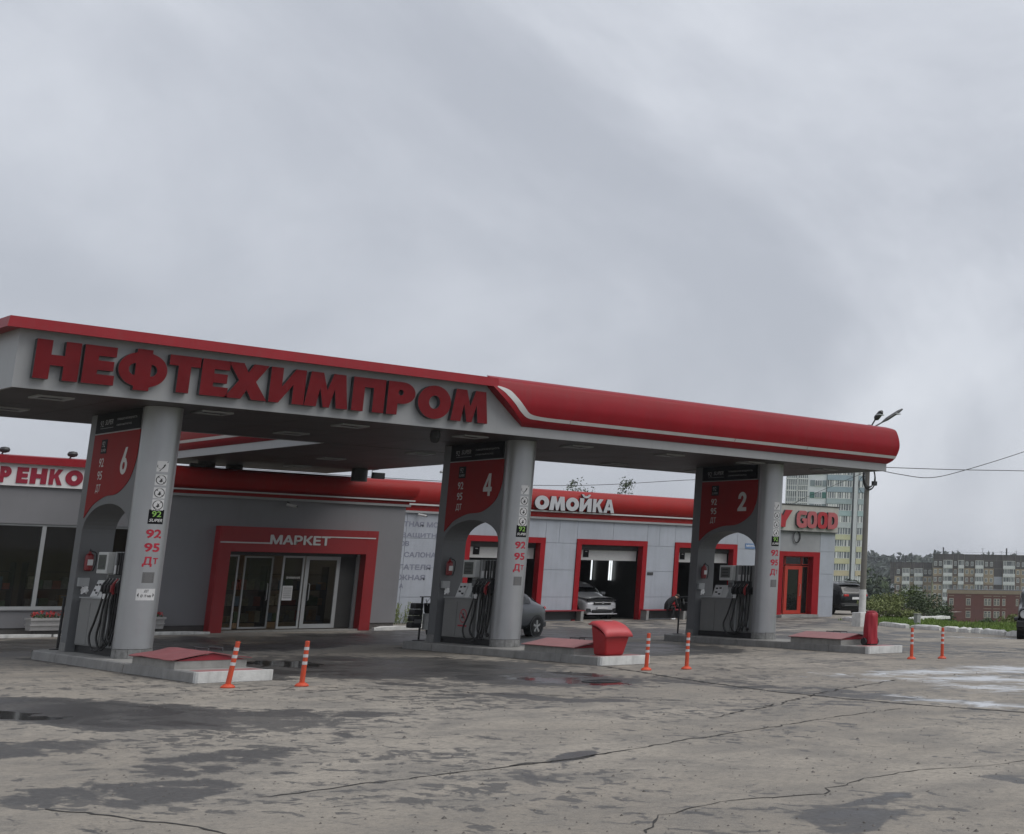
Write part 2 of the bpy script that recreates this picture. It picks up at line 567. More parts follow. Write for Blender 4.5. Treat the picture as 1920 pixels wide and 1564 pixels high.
def asphalt_material():
    m, N, L, b = nodes_of('worn_damp_asphalt')
    geo = N.new('ShaderNodeNewGeometry')
    pos = geo.outputs['Position']
    def noise(scale, detail=6, rough=0.6, dist=0.0, off=(0, 0, 0), sc=(1, 1, 1), rot=0):
        mp = N.new('ShaderNodeMapping')
        mp.inputs['Location'].default_value = off
        mp.inputs['Scale'].default_value = sc
        mp.inputs['Rotation'].default_value = (0, 0, R(rot))
        L.new(pos, mp.inputs['Vector'])
        n = N.new('ShaderNodeTexNoise')
        n.inputs['Scale'].default_value = scale
        n.inputs['Detail'].default_value = detail
        n.inputs['Roughness'].default_value = rough
        n.inputs['Distortion'].default_value = dist
        L.new(mp.outputs['Vector'], n.inputs['Vector'])
        return n.outputs['Fac']
    def mix(f, a, c):
        n = N.new('ShaderNodeMixRGB')
        if isinstance(f, float): n.inputs['Fac'].default_value = f
        else: L.new(f, n.inputs['Fac'])
        for i, x in (('Color1', a), ('Color2', c)):
            if isinstance(x, tuple): n.inputs[i].default_value = (*x, 1)
            else: L.new(x, n.inputs[i])
        return n.outputs['Color']
    big = noise(0.16, 4, 0.55, 0.2)
    mid = noise(0.9, 8, 0.66, 0.4, (3, 9, 0))
    fine = noise(16, 6, 0.75)
    agg = noise(70, 3, 0.6, 0, (5, 1, 2))
    # dry colour: dusty, a little warm, patchy, with pale stones showing
    dry = mix(smooth(N, L, big, 0.35, 0.65), (0.245, 0.218, 0.182), (0.325, 0.292, 0.246))
    dry = mix(smooth(N, L, mid, 0.40, 0.66, 0.0, 0.75), dry, (0.165, 0.154, 0.138))
    grit = noise(7.5, 8, 0.8, 0.3, (4, 4, 0), (1, .7, 1), 40)
    dry = mix(smooth(N, L, grit, 0.46, 0.66, 0.0, 0.55), dry, (0.150, 0.138, 0.120))
    dry = mix(smooth(N, L, fine, 0.47, 0.66, 0.0, 0.60), dry, (0.125, 0.116, 0.104))
    dry = mix(smooth(N, L, agg, 0.56, 0.68, 0.0, 0.60), dry, (0.40, 0.38, 0.34))
    # damp zones, where cars drip and rain stays, plus shade painted under the canopy
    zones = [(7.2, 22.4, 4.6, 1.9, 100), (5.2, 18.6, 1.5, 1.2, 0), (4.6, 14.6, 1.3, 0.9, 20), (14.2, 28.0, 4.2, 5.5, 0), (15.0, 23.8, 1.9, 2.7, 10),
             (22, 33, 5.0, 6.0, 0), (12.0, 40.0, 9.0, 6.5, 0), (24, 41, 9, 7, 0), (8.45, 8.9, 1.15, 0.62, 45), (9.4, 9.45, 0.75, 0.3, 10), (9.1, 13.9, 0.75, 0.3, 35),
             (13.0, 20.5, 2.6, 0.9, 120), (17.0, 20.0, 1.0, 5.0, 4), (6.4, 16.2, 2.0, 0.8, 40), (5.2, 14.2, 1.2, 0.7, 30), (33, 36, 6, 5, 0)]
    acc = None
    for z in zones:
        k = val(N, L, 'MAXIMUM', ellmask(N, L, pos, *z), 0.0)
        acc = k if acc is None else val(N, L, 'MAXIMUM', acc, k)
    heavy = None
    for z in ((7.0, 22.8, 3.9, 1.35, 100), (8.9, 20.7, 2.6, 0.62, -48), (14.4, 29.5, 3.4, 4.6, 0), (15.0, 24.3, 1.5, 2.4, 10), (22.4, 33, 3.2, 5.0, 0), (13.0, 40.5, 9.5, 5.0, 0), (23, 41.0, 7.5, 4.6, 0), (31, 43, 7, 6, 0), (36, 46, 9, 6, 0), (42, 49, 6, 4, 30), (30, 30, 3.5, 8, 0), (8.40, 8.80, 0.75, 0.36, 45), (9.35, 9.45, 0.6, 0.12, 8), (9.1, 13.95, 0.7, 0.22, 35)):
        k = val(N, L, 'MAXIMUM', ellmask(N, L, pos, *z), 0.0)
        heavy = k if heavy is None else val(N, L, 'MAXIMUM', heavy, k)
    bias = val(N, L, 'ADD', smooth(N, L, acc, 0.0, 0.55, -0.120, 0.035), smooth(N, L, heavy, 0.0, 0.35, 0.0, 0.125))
    wn_ = noise(1.15, 12, 0.70, 0.5, (11, 4, 0), (1.0, 0.55, 1), 40)
    wet_raw = val(N, L, 'ADD', wn_, bias)
    small = noise(4.6, 8, 0.66, 0.5, (21, 14, 0), (1.0, 0.6, 1), 40)
    region = noise(0.30, 3, 0.5, 0.2, (31, 2, 0))
    nearf = smooth(N, L, ellmask(N, L, pos, 14, 24, 26, 13, 25), 0.0, 0.6, 0.0, 0.065)
    small_raw = val(N, L, 'ADD', val(N, L, 'ADD', small, val(N, L, 'MULTIPLY', val(N, L, 'SUBTRACT', region, 0.5), 0.5)), nearf)
    small_raw = val(N, L, 'ADD', small_raw, val(N, L, 'MULTIPLY', bias, 0.35))
    wet_s = smooth(N, L, small_raw, 0.565, 0.605, 0.0, 0.85)
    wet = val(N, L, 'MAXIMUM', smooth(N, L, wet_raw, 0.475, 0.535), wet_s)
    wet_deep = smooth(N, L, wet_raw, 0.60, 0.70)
    flecks = smooth(N, L, noise(2.6, 8, 0.72, 0.8, (1, 7, 0), (1, 0.55, 1), 38), 0.615, 0.66, 0.0, 0.85)
    colr = mix(flecks, dry, (0.075, 0.072, 0.068))
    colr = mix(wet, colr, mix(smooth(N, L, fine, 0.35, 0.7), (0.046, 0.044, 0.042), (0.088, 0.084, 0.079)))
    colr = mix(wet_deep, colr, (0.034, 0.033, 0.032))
    # tyre-polished lanes
    lanes = smooth(N, L, noise(0.5, 3, 0.5, 0.3, (2, 2, 0), (0.25, 2.2, 1), 8), 0.55, 0.75, 0.0, 0.25)
    colr = mix(lanes, colr, (0.11, 0.105, 0.10))
    # standing water
    pud = None
    for z in ((15.1, 23.5, 0.6, 1.7, 8), (6.2, 22.9, 0.4, 1.4, 10), (16.2, 25.0, 0.35, 1.0, 4), (10.6, 29.6, 0.5, 1.2, 10), (13.2, 31.0, 0.8, 1.6, 0), (36.6, 30.6, 0.5, 2.6, 20)):
        k = ellmask(N, L, pos, *z)
        pud = k if pud is None else val(N, L, 'MAXIMUM', pud, k)
    pud = val(N, L, 'ADD', pud, val(N, L, 'MULTIPLY', val(N, L, 'SUBTRACT', noise(1.6, 5, 0.6, 0.5), 0.5), 2.6))
    pudm = smooth(N, L, pud, 0.05, 0.22)
    colr = mix(pudm, colr, (0.030, 0.030, 0.030))
    # soap foam washed out of the boxes
    fo = None
    for z in ((22.3, 20.9, 2.6, 0.95, -10), (21.6, 18.9, 2.1, 1.1, -35), (20.2, 16.8, 0.9, 1.9, 8), (17.35, 15.4, 0.5, 1.9, 5), (24.6, 20.4, 1.8, 1.6, 0)):
        k = ellmask(N, L, pos, *z)
        fo = k if fo is None else val(N, L, 'MAXIMUM', fo, k)
    fo = val(N, L, 'ADD', fo, val(N, L, 'MULTIPLY', val(N, L, 'SUBTRACT', noise(1.7, 9, 0.72, 0.9, (8, 3, 0), (1, 0.55, 1), 50), 0.53), 5.2))
    fom = smooth(N, L, fo, -0.25, 1.1, 0.0, 0.80)
    colr = mix(fom, colr, (0.56, 0.59, 0.63))
    # contact shade painted into the asphalt along the island kerbs
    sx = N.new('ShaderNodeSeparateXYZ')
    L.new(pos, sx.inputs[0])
    contact_shade = None
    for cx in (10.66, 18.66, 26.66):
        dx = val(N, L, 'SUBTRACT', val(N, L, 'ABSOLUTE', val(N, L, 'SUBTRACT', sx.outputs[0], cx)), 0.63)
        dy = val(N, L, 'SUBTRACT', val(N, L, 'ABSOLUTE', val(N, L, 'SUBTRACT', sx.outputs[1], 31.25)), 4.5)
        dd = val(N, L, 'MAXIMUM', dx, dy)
        contact_shade = dd if contact_shade is None else val(N, L, 'MINIMUM', contact_shade, dd)
    contact_shade = val(N, L, 'ADD', contact_shade, val(N, L, 'MULTIPLY', val(N, L, 'SUBTRACT', small, 0.5), 0.9))
    colr = mix(smooth(N, L, contact_shade, 0.02, 0.22, 0.85, 0.0), colr, (0.045, 0.042, 0.038))
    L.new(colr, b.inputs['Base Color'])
    ro = val(N, L, 'SUBTRACT', 0.88, val(N, L, 'MULTIPLY', wet, 0.36))
    ro = val(N, L, 'SUBTRACT', ro, val(N, L, 'MULTIPLY', wet_deep, 0.16))
    rmix = N.new('ShaderNodeMix')
    L.new(pudm, rmix.inputs[0])
    L.new(ro, rmix.inputs[2])
    rmix.inputs[3].default_value = 0.10
    L.new(rmix.outputs[0], b.inputs['Roughness'])
    hgt = val(N, L, 'ADD', val(N, L, 'MULTIPLY', fine, 0.5), val(N, L, 'MULTIPLY', agg, 0.35))
    hgt = val(N, L, 'ADD', hgt, val(N, L, 'MULTIPLY', mid, 1.2))
    bp = N.new('ShaderNodeBump')
    bp.inputs['Distance'].default_value = 0.012
    L.new(val(N, L, 'SUBTRACT', 0.75, val(N, L, 'MULTIPLY', pudm, 0.74)), bp.inputs['Strength'])
    L.new(hgt, bp.inputs['Height'])
    L.new(bp.outputs['Normal'], b.inputs['Normal'])
    b.inputs['Specular IOR Level'].default_value = 0.4
    return m

def grass_material():
    m, N, L, b = nodes_of('grass_ground')
    geo = N.new('ShaderNodeNewGeometry')
    n = N.new('ShaderNodeTexNoise')
    n.inputs['Scale'].default_value = 0.35
    n.inputs['Detail'].default_value = 9
    n.inputs['Roughness'].default_value = 0.7
    L.new(geo.outputs['Position'], n.inputs['Vector'])
    r = N.new('ShaderNodeValToRGB')
    r.color_ramp.elements[0].color = (0.085, 0.135, 0.026, 1)
    r.color_ramp.elements[1].color = (0.135, 0.175, 0.05, 1)
    r.color_ramp.elements[0].position = 0.35
    r.color_ramp.elements[1].position = 0.68
    L.new(n.outputs['Fac'], r.inputs['Fac'])
    L.new(r.outputs['Color'], b.inputs['Base Color'])
    b.inputs['Roughness'].default_value = 0.95
    return m
M_asph = asphalt_material()
M_grass = grass_material()
M_crack = pm('crack_dirt', (0.028, 0.026, 0.024), 0.9, 0.3, 6)

def ground_z(x, y):
    r = math.hypot(x, y)
    az = math.degrees(math.atan2(x, y))
    z = -0.03
    r0 = 72 - 9 * min(1, max(0, (az - 45.6) / 2.0))
    if r > r0:
        z -= 13.0 * min(1, (r - r0) / 110.0) ** 1.1
    if r > 520:
        z += 27.0 * min(1, (r - 520) / 900.0)
    if r > 75:
        z += 1.2 * noise.noise(Vector((x * .01, y * .01, 0))) * min(1, (r - 75) / 60)
    return z
mb = MB()
rings = [0.0, 30, 50, 58, 61, 63, 65, 67, 69, 71, 73, 75, 80, 90, 105, 125, 150, 185, 230, 290, 360, 450, 560, 700, 900, 1150, 1500, 2100, 3200]
NA = 360
vs = [(0, 0, -0.03)]
for r_ in rings[1:]:
    for i in range(NA):
        a = 2 * math.pi * i / NA
        x, y = r_ * math.sin(a), r_ * math.cos(a)
        vs.append((x, y, ground_z(x, y)))
fs = [(0, 1 + i, 1 + (i + 1) % NA) for i in range(NA)]
for k in range(len(rings) - 2):
    b0, b1 = 1 + k * NA, 1 + (k + 1) * NA
    fs += [(b0 + i, b1 + i, b1 + (i + 1) % NA, b0 + (i + 1) % NA) for i in range(NA)]
mb.add(vs, fs)
tag(mb.build('ground', M_grass, smooth=True), kind='structure')

KERB_LINE = [(36.6, 27.0), (38.2, 31.9), (38.85, 34.4), (39.05, 35.3), (39.3, 36.2), (39.6, 37.2), (39.95, 38.9), (40.6, 40.8), (42.6, 44.4), (44.4, 47.35)]
lot = [(-70, -50), (70, -50), (40.5, 10.0)] + KERB_LINE + [(46.5, 48.8), (62, 56.0), (62, 64), (20, 66), (-60, 60)]
mb = MB()
tri = tessellate_polygon([[Vector((p[0], p[1], 0)) for p in lot]])
mb.add([(p[0], p[1], 0.0) for p in lot], [tuple(t) for t in tri])
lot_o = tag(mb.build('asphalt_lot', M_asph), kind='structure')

def crack(pts, w=0.018, jit=0.05, seed=1):
    rnd = random.Random(seed)
    P = []
    for (a, b_) in zip(pts[:-1], pts[1:]):
        n = max(2, int(math.hypot(b_[0] - a[0], b_[1] - a[1]) / 0.12))
        for i in range(n):
            t = i / n
            P.append((a[0] + (b_[0] - a[0]) * t + rnd.gauss(0, jit * .45), a[1] + (b_[1] - a[1]) * t + rnd.gauss(0, jit * .45)))
    P.append(pts[-1])
    vs, fs = [], []
    for i, p in enumerate(P):
        q0, q1 = P[max(i - 1, 0)], P[min(i + 1, len(P) - 1)]
        dx, dy = q1[0] - q0[0], q1[1] - q0[1]
        l = math.hypot(dx, dy) or 1
        ww = w * (0.35 + rnd.random() * 1.1)
        vs += [(p[0] - dy / l * ww, p[1] + dx / l * ww, 0.004), (p[0] + dy / l * ww, p[1] - dx / l * ww, 0.004)]
        if i: fs.append((2 * i - 2, 2 * i - 1, 2 * i + 1, 2 * i))
    return MB().add(vs, fs).build('crack', M_crack, lot_o, fix=False)
crack([(5.6, 13.33), (6.4, 13.47), (7.57, 13.61), (8.91, 13.75), (10.08, 14.07), (10.92, 14.38), (12.47, 14.75), (14.26, 15.25), (15.82, 15.5)], 0.016, 0.06, 1)
crack([(8.3, 13.68), (8.91, 13.75), (9.6, 13.93)], 0.04, 0.12, 9)
crack([(6.88, 9.53), (7.22, 9.83), (7.52, 10.14), (7.81, 10.23), (8.46, 10.32), (9.25, 10.06), (9.54, 10.24), (10.36, 10.5), (11.04, 10.55), (11.82, 10.26), (12.45, 10.26), (14.0, 10.4)], 0.011, 0.05, 2)
crack([(4.2, 13.9), (4.42, 13.23), (4.66, 12.46), (4.79, 11.69), (4.9, 10.8)], 0.012, 0.05, 3)
crack([(18.0, 26.7), (17.44, 24.32), (16.95, 22.28), (16.41, 19.18), (16.37, 17.14), (16.52, 15.37), (16.79, 13.86), (17.2, 11)], 0.045, 0.05, 4)
crack([(12.87, 16.38), (14.54, 17.1), (17.12, 18.6), (20.05, 19.81)], 0.02, 0.1, 5)
crack([(10.2, 26.5), (11.5, 24.2), (13.4, 20.5), (14.2, 18.7)], 0.014, 0.1, 6)
crack([(11.0, 27.0), (14.0, 25.9), (17.6, 25.3)], 0.014, 0.1, 7)
crack([(19.4, 26.0), (22, 24.9), (25.5, 24.9)], 0.014, 0.1, 8)
crack([(26.5, 25.9), (29, 25.2), (33, 26.4)], 0.014, 0.1, 10)

# grit and small stones lying on the asphalt
mb = MB()
rnd = random.Random(91)
for k in range(1500):
    az, d = rnd.uniform(18, 52), 8.5 + 22 * rnd.random() ** 1.6
    p = at(az, d)
    s_ = rnd.uniform(.004, .011) * (1.8 if rnd.random() < .06 else 1)
    q = [(p.x + s_ * rnd.uniform(.6, 1.2) * c_, p.y + s_ * rnd.uniform(.6, 1.2) * e_, .001) for c_, e_ in ((-1, -1), (1, -1), (1, 1), (-1, 1))]
    mb.add(q + [(p.x, p.y, .001 + s_ * 1.1)], [(0, 1, 4), (1, 2, 4), (2, 3, 4), (3, 0, 4)])
tag(mb.build('grit', pm('grit_stone', (.12, .11, .10), .9, .5, 3), fix=False), 'loose grit and tiny stones scattered over the asphalt', 'grit', kind='stuff')

# drain cover in the forecourt
t = thing('drain_cover', (15.55, 23.0, 0.0), 'dark sunken drain cover in the wet forecourt before the red bin', 'drain cover')
MB().lathe([(0.36, 0.003), (0.36, 0.012), (0.31, 0.014)], (15.55, 23.0, 0), 28).build('rim', M_dark, t)
mb = MB()
for i in range(5): mb.box(15.55 - 0.24, 15.55 + 0.24, 22.8 + i * 0.1 - 0.02, 22.8 + i * 0.1 + 0.02, 0.012, 0.02)
mb.build('grille', M_black, t)

# white painted kerb stones along the lawn, each its own block
def kerb_block(a, b_, w, h, m, name, label, cat, group=None, seed=0, rough=0.02, parent=None, z0=-0.02):
    rnd = random.Random(seed)
    a, b_ = Vector((a[0], a[1], 0)), Vector((b_[0], b_[1], 0))
    d = (b_ - a).normalized()
    n_ = Vector((-d.y, d.x, 0))
    vs = []
    K = 7
    for i in range(K):
        p = a.lerp(b_, i / (K - 1))
        e0 = 0.75 if i in (0, K - 1) else 1.0
        prof = [(-w / 2, 0), (-w / 2, h * .8), (-w * .36, h), (w * .36, h), (w / 2, h * .8), (w / 2, 0)]
        for (q, z) in prof:
            vs.append(p + n_ * (q * e0 + rnd.gauss(0, rough * .4)) + Vector((0, 0, z0 + (z * e0 if z > 0 else 0) + (rnd.gauss(0, rough) if z > 0 else 0))))
    fs = []
    for i in range(K - 1):
        fs += [(i * 6 + k, (i + 1) * 6 + k, (i + 1) * 6 + (k + 1) % 6, i * 6 + (k + 1) % 6) for k in range(6)]
    fs += [tuple(range(6)), tuple(reversed(range((K - 1) * 6, K * 6)))]
    o = MB().add(vs, fs).build(name, m, parent, smooth=True)
    if parent is None: tag(o, label, cat, group)
    return o
KB = [((44.5, 47.4), (42.6, 44.3), 'thin white kerb stone sunk beside the black estate car'), ((41.0, 41.5), (39.95, 38.95), 'long white kerb stone just right of the red covered trolley'),
      ((39.85, 38.6), (39.5, 36.75), 'cracked white kerb stone, second from the red covered trolley'), ((39.4, 36.5), (39.15, 35.55), 'short white kerb stone behind the pair of right-hand bollards'),
      ((39.1, 35.4), (38.95, 34.75), 'small white kerb stone, fourth along the lawn edge'), ((38.92, 34.62), (38.75, 34.05), 'smallest white kerb block in the lawn edge'),
      ((38.7, 33.95), (38.3, 32.5), 'long white kerb stone left of the dark off-roader'), ((38.28, 32.4), (37.6, 30.0), 'white kerb stone half hidden by the dark off-roader')]
for i, (a, b_, lb) in enumerate(KB):
    kerb_block(a, b_, 0.24, 0.19, M_kwhite, 'kerb_stone', lb, 'kerb stone', 'white kerb stones along the lawn', 40 + i, 0.014)
kerb_block((47.5, 46.2), (51.5, 47.4), 0.2, 0.16, M_kwhite, 'kerb_stone', 'thin white kerb line at the back of the lawn', 'kerb stone', None, 60, 0.01)

# lawn: short grass, nobody could count it
mb = MB()
rnd = random.Random(3)
def in_lawn(x, y):
    r = math.hypot(x, y)
    if not (48 < r < 74): return False
    for (a, b_) in zip(KERB_LINE[:-1], KERB_LINE[1:]):
        if min(a[1], b_[1]) <= y <= max(a[1], b_[1]):
            t_ = (y - a[1]) / (b_[1] - a[1])
            return x > a[0] + (b_[0] - a[0]) * t_ + 0.2
    return y < 50 and x > 46.5 + (y - 48.8) * 2 + .3 if y > 47.35 else False
n_b = 0
while n_b < 22000:
    az, r_ = rnd.uniform(42.5, 53), rnd.uniform(48, 72)
    p = at(az, r_)
    if not in_lawn(p.x, p.y): continue
    n_b += 1
    h_ = rnd.uniform(.04, .16) * (1.7 if rnd.random() < .06 else 1)
    a = rnd.uniform(0, 6.28)
    w = rnd.uniform(.02, .05)
    lean = rnd.uniform(-.05, .05)
    z = ground_z(p.x, p.y)
    mb.add([(p.x - w * math.cos(a), p.y - w * math.sin(a), z), (p.x + w * math.cos(a), p.y + w * math.sin(a), z), (p.x + lean, p.y + lean, z + h_)], [(0, 1, 2)])
M_blade = pm('grass_blades', (0.125, 0.19, 0.036), 0.8, 0.35, 0.6)
tag(mb.build('grass', M_blade, fix=False), 'short green lawn grass behind the white kerb stones', 'grass', kind='stuff')
# ================================================================== the forecourt canopy
CX0, CX1, CYF, CYR, ZC, ZT = 7.68, 30.0, 30.37, 36.94, 5.15, 6.46
WX0, WX1, WYR = 16.12, 21.6, 48.85
can = thing('fuel_canopy', (18.8, 33.6, 0.0), 'long grey and red fuel station canopy on three round-ended pillars', 'canopy')
# soffit, panel by panel
x = CX0 + 0.06
NP = 12
wp = (CX1 - 0.12 - CX0) / NP
for i in range(NP):
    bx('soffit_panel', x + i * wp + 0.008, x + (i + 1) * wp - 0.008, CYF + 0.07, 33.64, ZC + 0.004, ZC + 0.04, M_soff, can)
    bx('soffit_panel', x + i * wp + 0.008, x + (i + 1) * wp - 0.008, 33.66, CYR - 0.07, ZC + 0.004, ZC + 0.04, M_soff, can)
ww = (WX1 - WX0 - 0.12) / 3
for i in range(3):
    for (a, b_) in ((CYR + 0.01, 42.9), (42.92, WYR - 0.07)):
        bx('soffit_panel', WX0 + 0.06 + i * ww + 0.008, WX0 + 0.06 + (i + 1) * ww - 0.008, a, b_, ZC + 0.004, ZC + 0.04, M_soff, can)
mb = MB()
mb.box(CX0 + 0.07, CX1 - 0.07, CYF + 0.08, CYR - 0.08, ZC + 0.05, ZT - 0.08)
mb.box(WX0 + 0.07, WX1 - 0.07, CYR - 0.06, WYR - 0.08, ZC + 0.052, ZT - 0.1)
mb.build('roof', M_dark, can)
# grey fascia boards
mb = MB()
mb.box(CX0, CX1, CYF, CYF + 0.06, ZC - 0.01, 6.27)
mb.box(CX0, CX0 + 0.055, CYF + 0.062, CYR, ZC - 0.01, 6.27)
mb.box(CX1 - 0.055, CX1, CYF + 0.062, CYR, ZC - 0.01, 5.9)
mb.box(CX0 + 0.057, WX0, CYR - 0.06, CYR, ZC - 0.01, 6.27)
mb.box(WX1, CX1 - 0.057, CYR - 0.06, CYR, ZC - 0.01, 6.27)
mb.build('fascia', M_grey, can)
mb = MB()
mb.box(WX0, WX0 + 0.055, CYR + 0.002, WYR, ZC - 0.01, 5.42)
mb.box(WX1 - 0.055, WX1, CYR + 0.002, WYR, ZC - 0.01, 5.42)
mb.box(WX0 + 0.057, WX1 - 0.057, WYR - 0.055, WYR, ZC - 0.01, 5.42)
mb.build('wing_fascia', M_grey, can)
# red cap over the lettered part, turning the left corner
def path_loft(path, prof):
    """sweep (outward, z) along a plan path whose outside lies to the right of travel"""
    n = len(path)
    offs = []
    for i in range(n):
        ns = []
        for (a, b_) in ((i - 1, i), (i, i + 1)):
            if a < 0 or b_ >= n: continue
            d = Vector((path[b_][0] - path[a][0], path[b_][1] - path[a][1])).normalized()
            ns.append(Vector((d.y, -d.x)))
        m = ns[0] if len(ns) == 1 else (ns[0] + ns[1]) / (1 + ns[0].dot(ns[1]))
        offs.append(m)
    vs = [(path[i][0] + offs[i].x * o, path[i][1] + offs[i].y * o, z) for i in range(n) for (o, z) in prof]
    k = len(prof)
    fs = [(i * k + j, (i + 1) * k + j, (i + 1) * k + j + 1, i * k + j + 1) for i in range(n - 1) for j in range(k - 1)]
    fs += [tuple(range(k)), tuple(reversed(range((n - 1) * k, n * k)))]
    return vs, fs
mb = MB()
vs, fs = path_loft([(CX0, CYR), (CX0, CYF), (17.0, CYF)], [(0.003, 6.225), (0.27, 6.20), (0.235, 6.405), (-0.3, 6.47), (-0.3, 6.28), (0.003, 6.28)])
mb.add(vs, fs)
mb.build('red_cap', M_red, can)
# bulging red front on the right half
BN = smooth_poly([(0.02, 5.36), (0.15, 5.45), (0.245, 5.6), (0.30, 5.78), (0.315, 5.92), (0.295, 6.1), (0.25, 6.27), (0.18, 6.4), (-0.05, 6.48)], 3)
def bn_o(z):
    for (o0, z0), (o1, z1) in zip(BN[:-1], BN[1:]):
        if z0 <= z <= z1:
            return o0 + (o1 - o0) * (z - z0) / (z1 - z0)
    return BN[0][0] if z < BN[0][1] else BN[-1][0]
def bn_left(z):
    t_ = min(1, max(0, (6.235 - z) / (6.235 - 5.36)))
    return 16.84 + 0.97 * (t_ ** 1.06)
mb = MB()
rows = []
for (o, z) in BN:
    xl = bn_left(z)
    row = [(xl, CYF - 0.002, z)] + [(xl + (CX1 + o * .72 - xl) * k / 14, CYF - o, z) for k in range(15)] + [(CX1 + o * .72, CYF - o + (CYR - CYF + o) * k / 5, z) for k in range(1, 6)]
    rows.append(row)
k = len(rows[0])
under = [(p[0] if i < 16 else p[0] - 0.0, p[1], 5.358) for i, p in enumerate(rows[0])]
inner = [(bn_left(5.36) + 0.0, CYF - 0.001, 5.357)] + [(bn_left(5.36) + (CX1 - bn_left(5.36)) * q / 14, CYF - 0.001, 5.357) for q in range(15)] + [(CX1 + 0.001, CYF + (CYR - CYF) * q / 5, 5.357) for q in range(1, 6)]
rows = [inner] + rows
vs = [p for r_ in rows for p in r_]
fs = [(i * k + j, i * k + j + 1, (i + 1) * k + j + 1, (i + 1) * k + j) for i in range(len(rows) - 1) for j in range(k - 1)]
mb.add(vs, fs)
mb.build('red_front', M_red, can, smooth=True)
def stripe_piece(pts, hw, m=M_offw, name='stripe'):
    mb = MB()
    vs = []
    for i, (px_, pz) in enumerate(pts):
        a, b_ = pts[max(0, i - 1)], pts[min(len(pts) - 1, i + 1)]
        d = Vector((b_[0] - a[0], b_[1] - a[1])).normalized()
        for s_ in (-1, 1):
            qx, qz = px_ - d.y * hw[i] * s_, pz + d.x * hw[i] * s_
            vs.append((qx, CYF - bn_o(qz) - 0.007, qz))
    mb.add(vs, [(2 * i, 2 * i + 1, 2 * i + 3, 2 * i + 2) for i in range(len(pts) - 1)])
    return mb.build(name, m, can, fix=False)
sp = smooth_poly([(16.97, 6.21), (17.22, 6.11), (17.45, 5.92), (17.66, 5.72), (17.86, 5.595), (18.2, 5.562), (18.6, 5.555)], 5)
hw_ = [0.012 + 0.058 * min(1, i / 6) - 0.03 * max(0, min(1, (i - 14) / 10)) for i in range(len(sp))]
stripe_piece(sp, hw_)
xs_ = [18.6, 18.97, 24.0, 26.6, 30.0 + bn_o(5.555) * .72]
for a, b_ in zip(xs_[:-1], xs_[1:]):
    stripe_piece([(a + (0.006 if a > 18.7 else 0), 5.555), ((a + b_) / 2, 5.555), (b_ - 0.006, 5.555)], [0.04] * 3)
mb = MB()
mb.add([(CX1 + bn_o(z) * .72 + 0.007, y, z) for y in (CYF - bn_o(5.555), 33, CYR) for z in (5.515, 5.595)], [(0, 1, 3, 2), (2, 3, 5, 4)])
mb.build('stripe', M_offw, can, fix=False)
# red sides of the rear wing with their stripe
for (xx, sg) in ((WX0, -1), (WX1, 1)):
    mb = MB()
    pr_ = [(o * 0.8, z) for (o, z) in BN]
    vs = [(xx + sg * o, y, z) for y in (CYR + 0.02, WYR) for (o, z) in pr_]
    k = len(pr_)
    mb.add(vs, [(j, k + j, k + j + 1, j + 1) for j in range(k - 1)])
    mb.build('wing_red_side', M_red, can, smooth=True)
    mb = MB()
    mb.add([(xx + sg * (bn_o(z) * 0.8 + 0.008), y, z) for y in (CYR + 0.02, WYR) for z in (5.54, 5.565, 5.62)], [(0, 3, 4, 1), (1, 4, 5, 2)])
    mb.build('stripe', M_offw, can, fix=False)
mb = MB()
vs = [(xx, WYR + o * 0.8, z) for xx in (WX0 - 0.02, WX1 + 0.02) for (o, z) in BN]
k = len(BN)
mb.add(vs, [(j, j + 1, k + j + 1, k + j) for j in range(k - 1)])
mb.build('wing_red_side', M_red, can, smooth=True)
# the name in solid red letters
NAME = [('Н', 7.93, 8.64), ('Е', 8.70, 9.23), ('Ф', 9.28, 10.12), ('Т', 10.14, 10.70), ('Е', 10.73, 11.24), ('Х', 11.19, 12.0), ('И', 12.03, 12.73), ('М', 12.74, 13.64), ('П', 13.72, 14.42), ('Р', 14.48, 15.10), ('О', 15.17, 15.94), ('М', 15.96, 16.86)]
for g, a, b_ in NAME:
    dz = 0.035 if g == 'Ф' else (0.012 if g == 'О' else 0)
    letter(g, a, b_, 5.325 - dz, 6.055 + dz, CYF - 0.02, 0.13, [M_letter, M_letside], can)
# recessed downlights
for (x, y) in [(8.69, 31.73), (11.57, 31.73), (14.46, 31.8), (17.3, 31.73), (20.2, 31.73), (23.04, 31.71), (25.85, 31.71), (28.66, 31.69), (8.83, 34.9), (11.7, 34.9), (14.5, 34.9), (19.13, 37.7), (24.16, 35.9), (27.2, 35.9), (18.7, 42.1), (19.5, 46.2)]:
    mb = MB()
    for (a0, a1, b0, b1) in ((-.3, .3, -.3, -.23), (-.3, .3, .23, .3), (-.3, -.23, -.23, .23), (.23, .3, -.23, .23)):
        mb.box(x + a0, x + a1, y + b0, y + b1, ZC - 0.03, ZC + 0.003)
    f_ = mb.build('downlight', M_alu, can)
    bx('lens', x - .22, x + .22, y - .22, y + .22, ZC - 0.008, ZC + 0.003, M_black, f_)
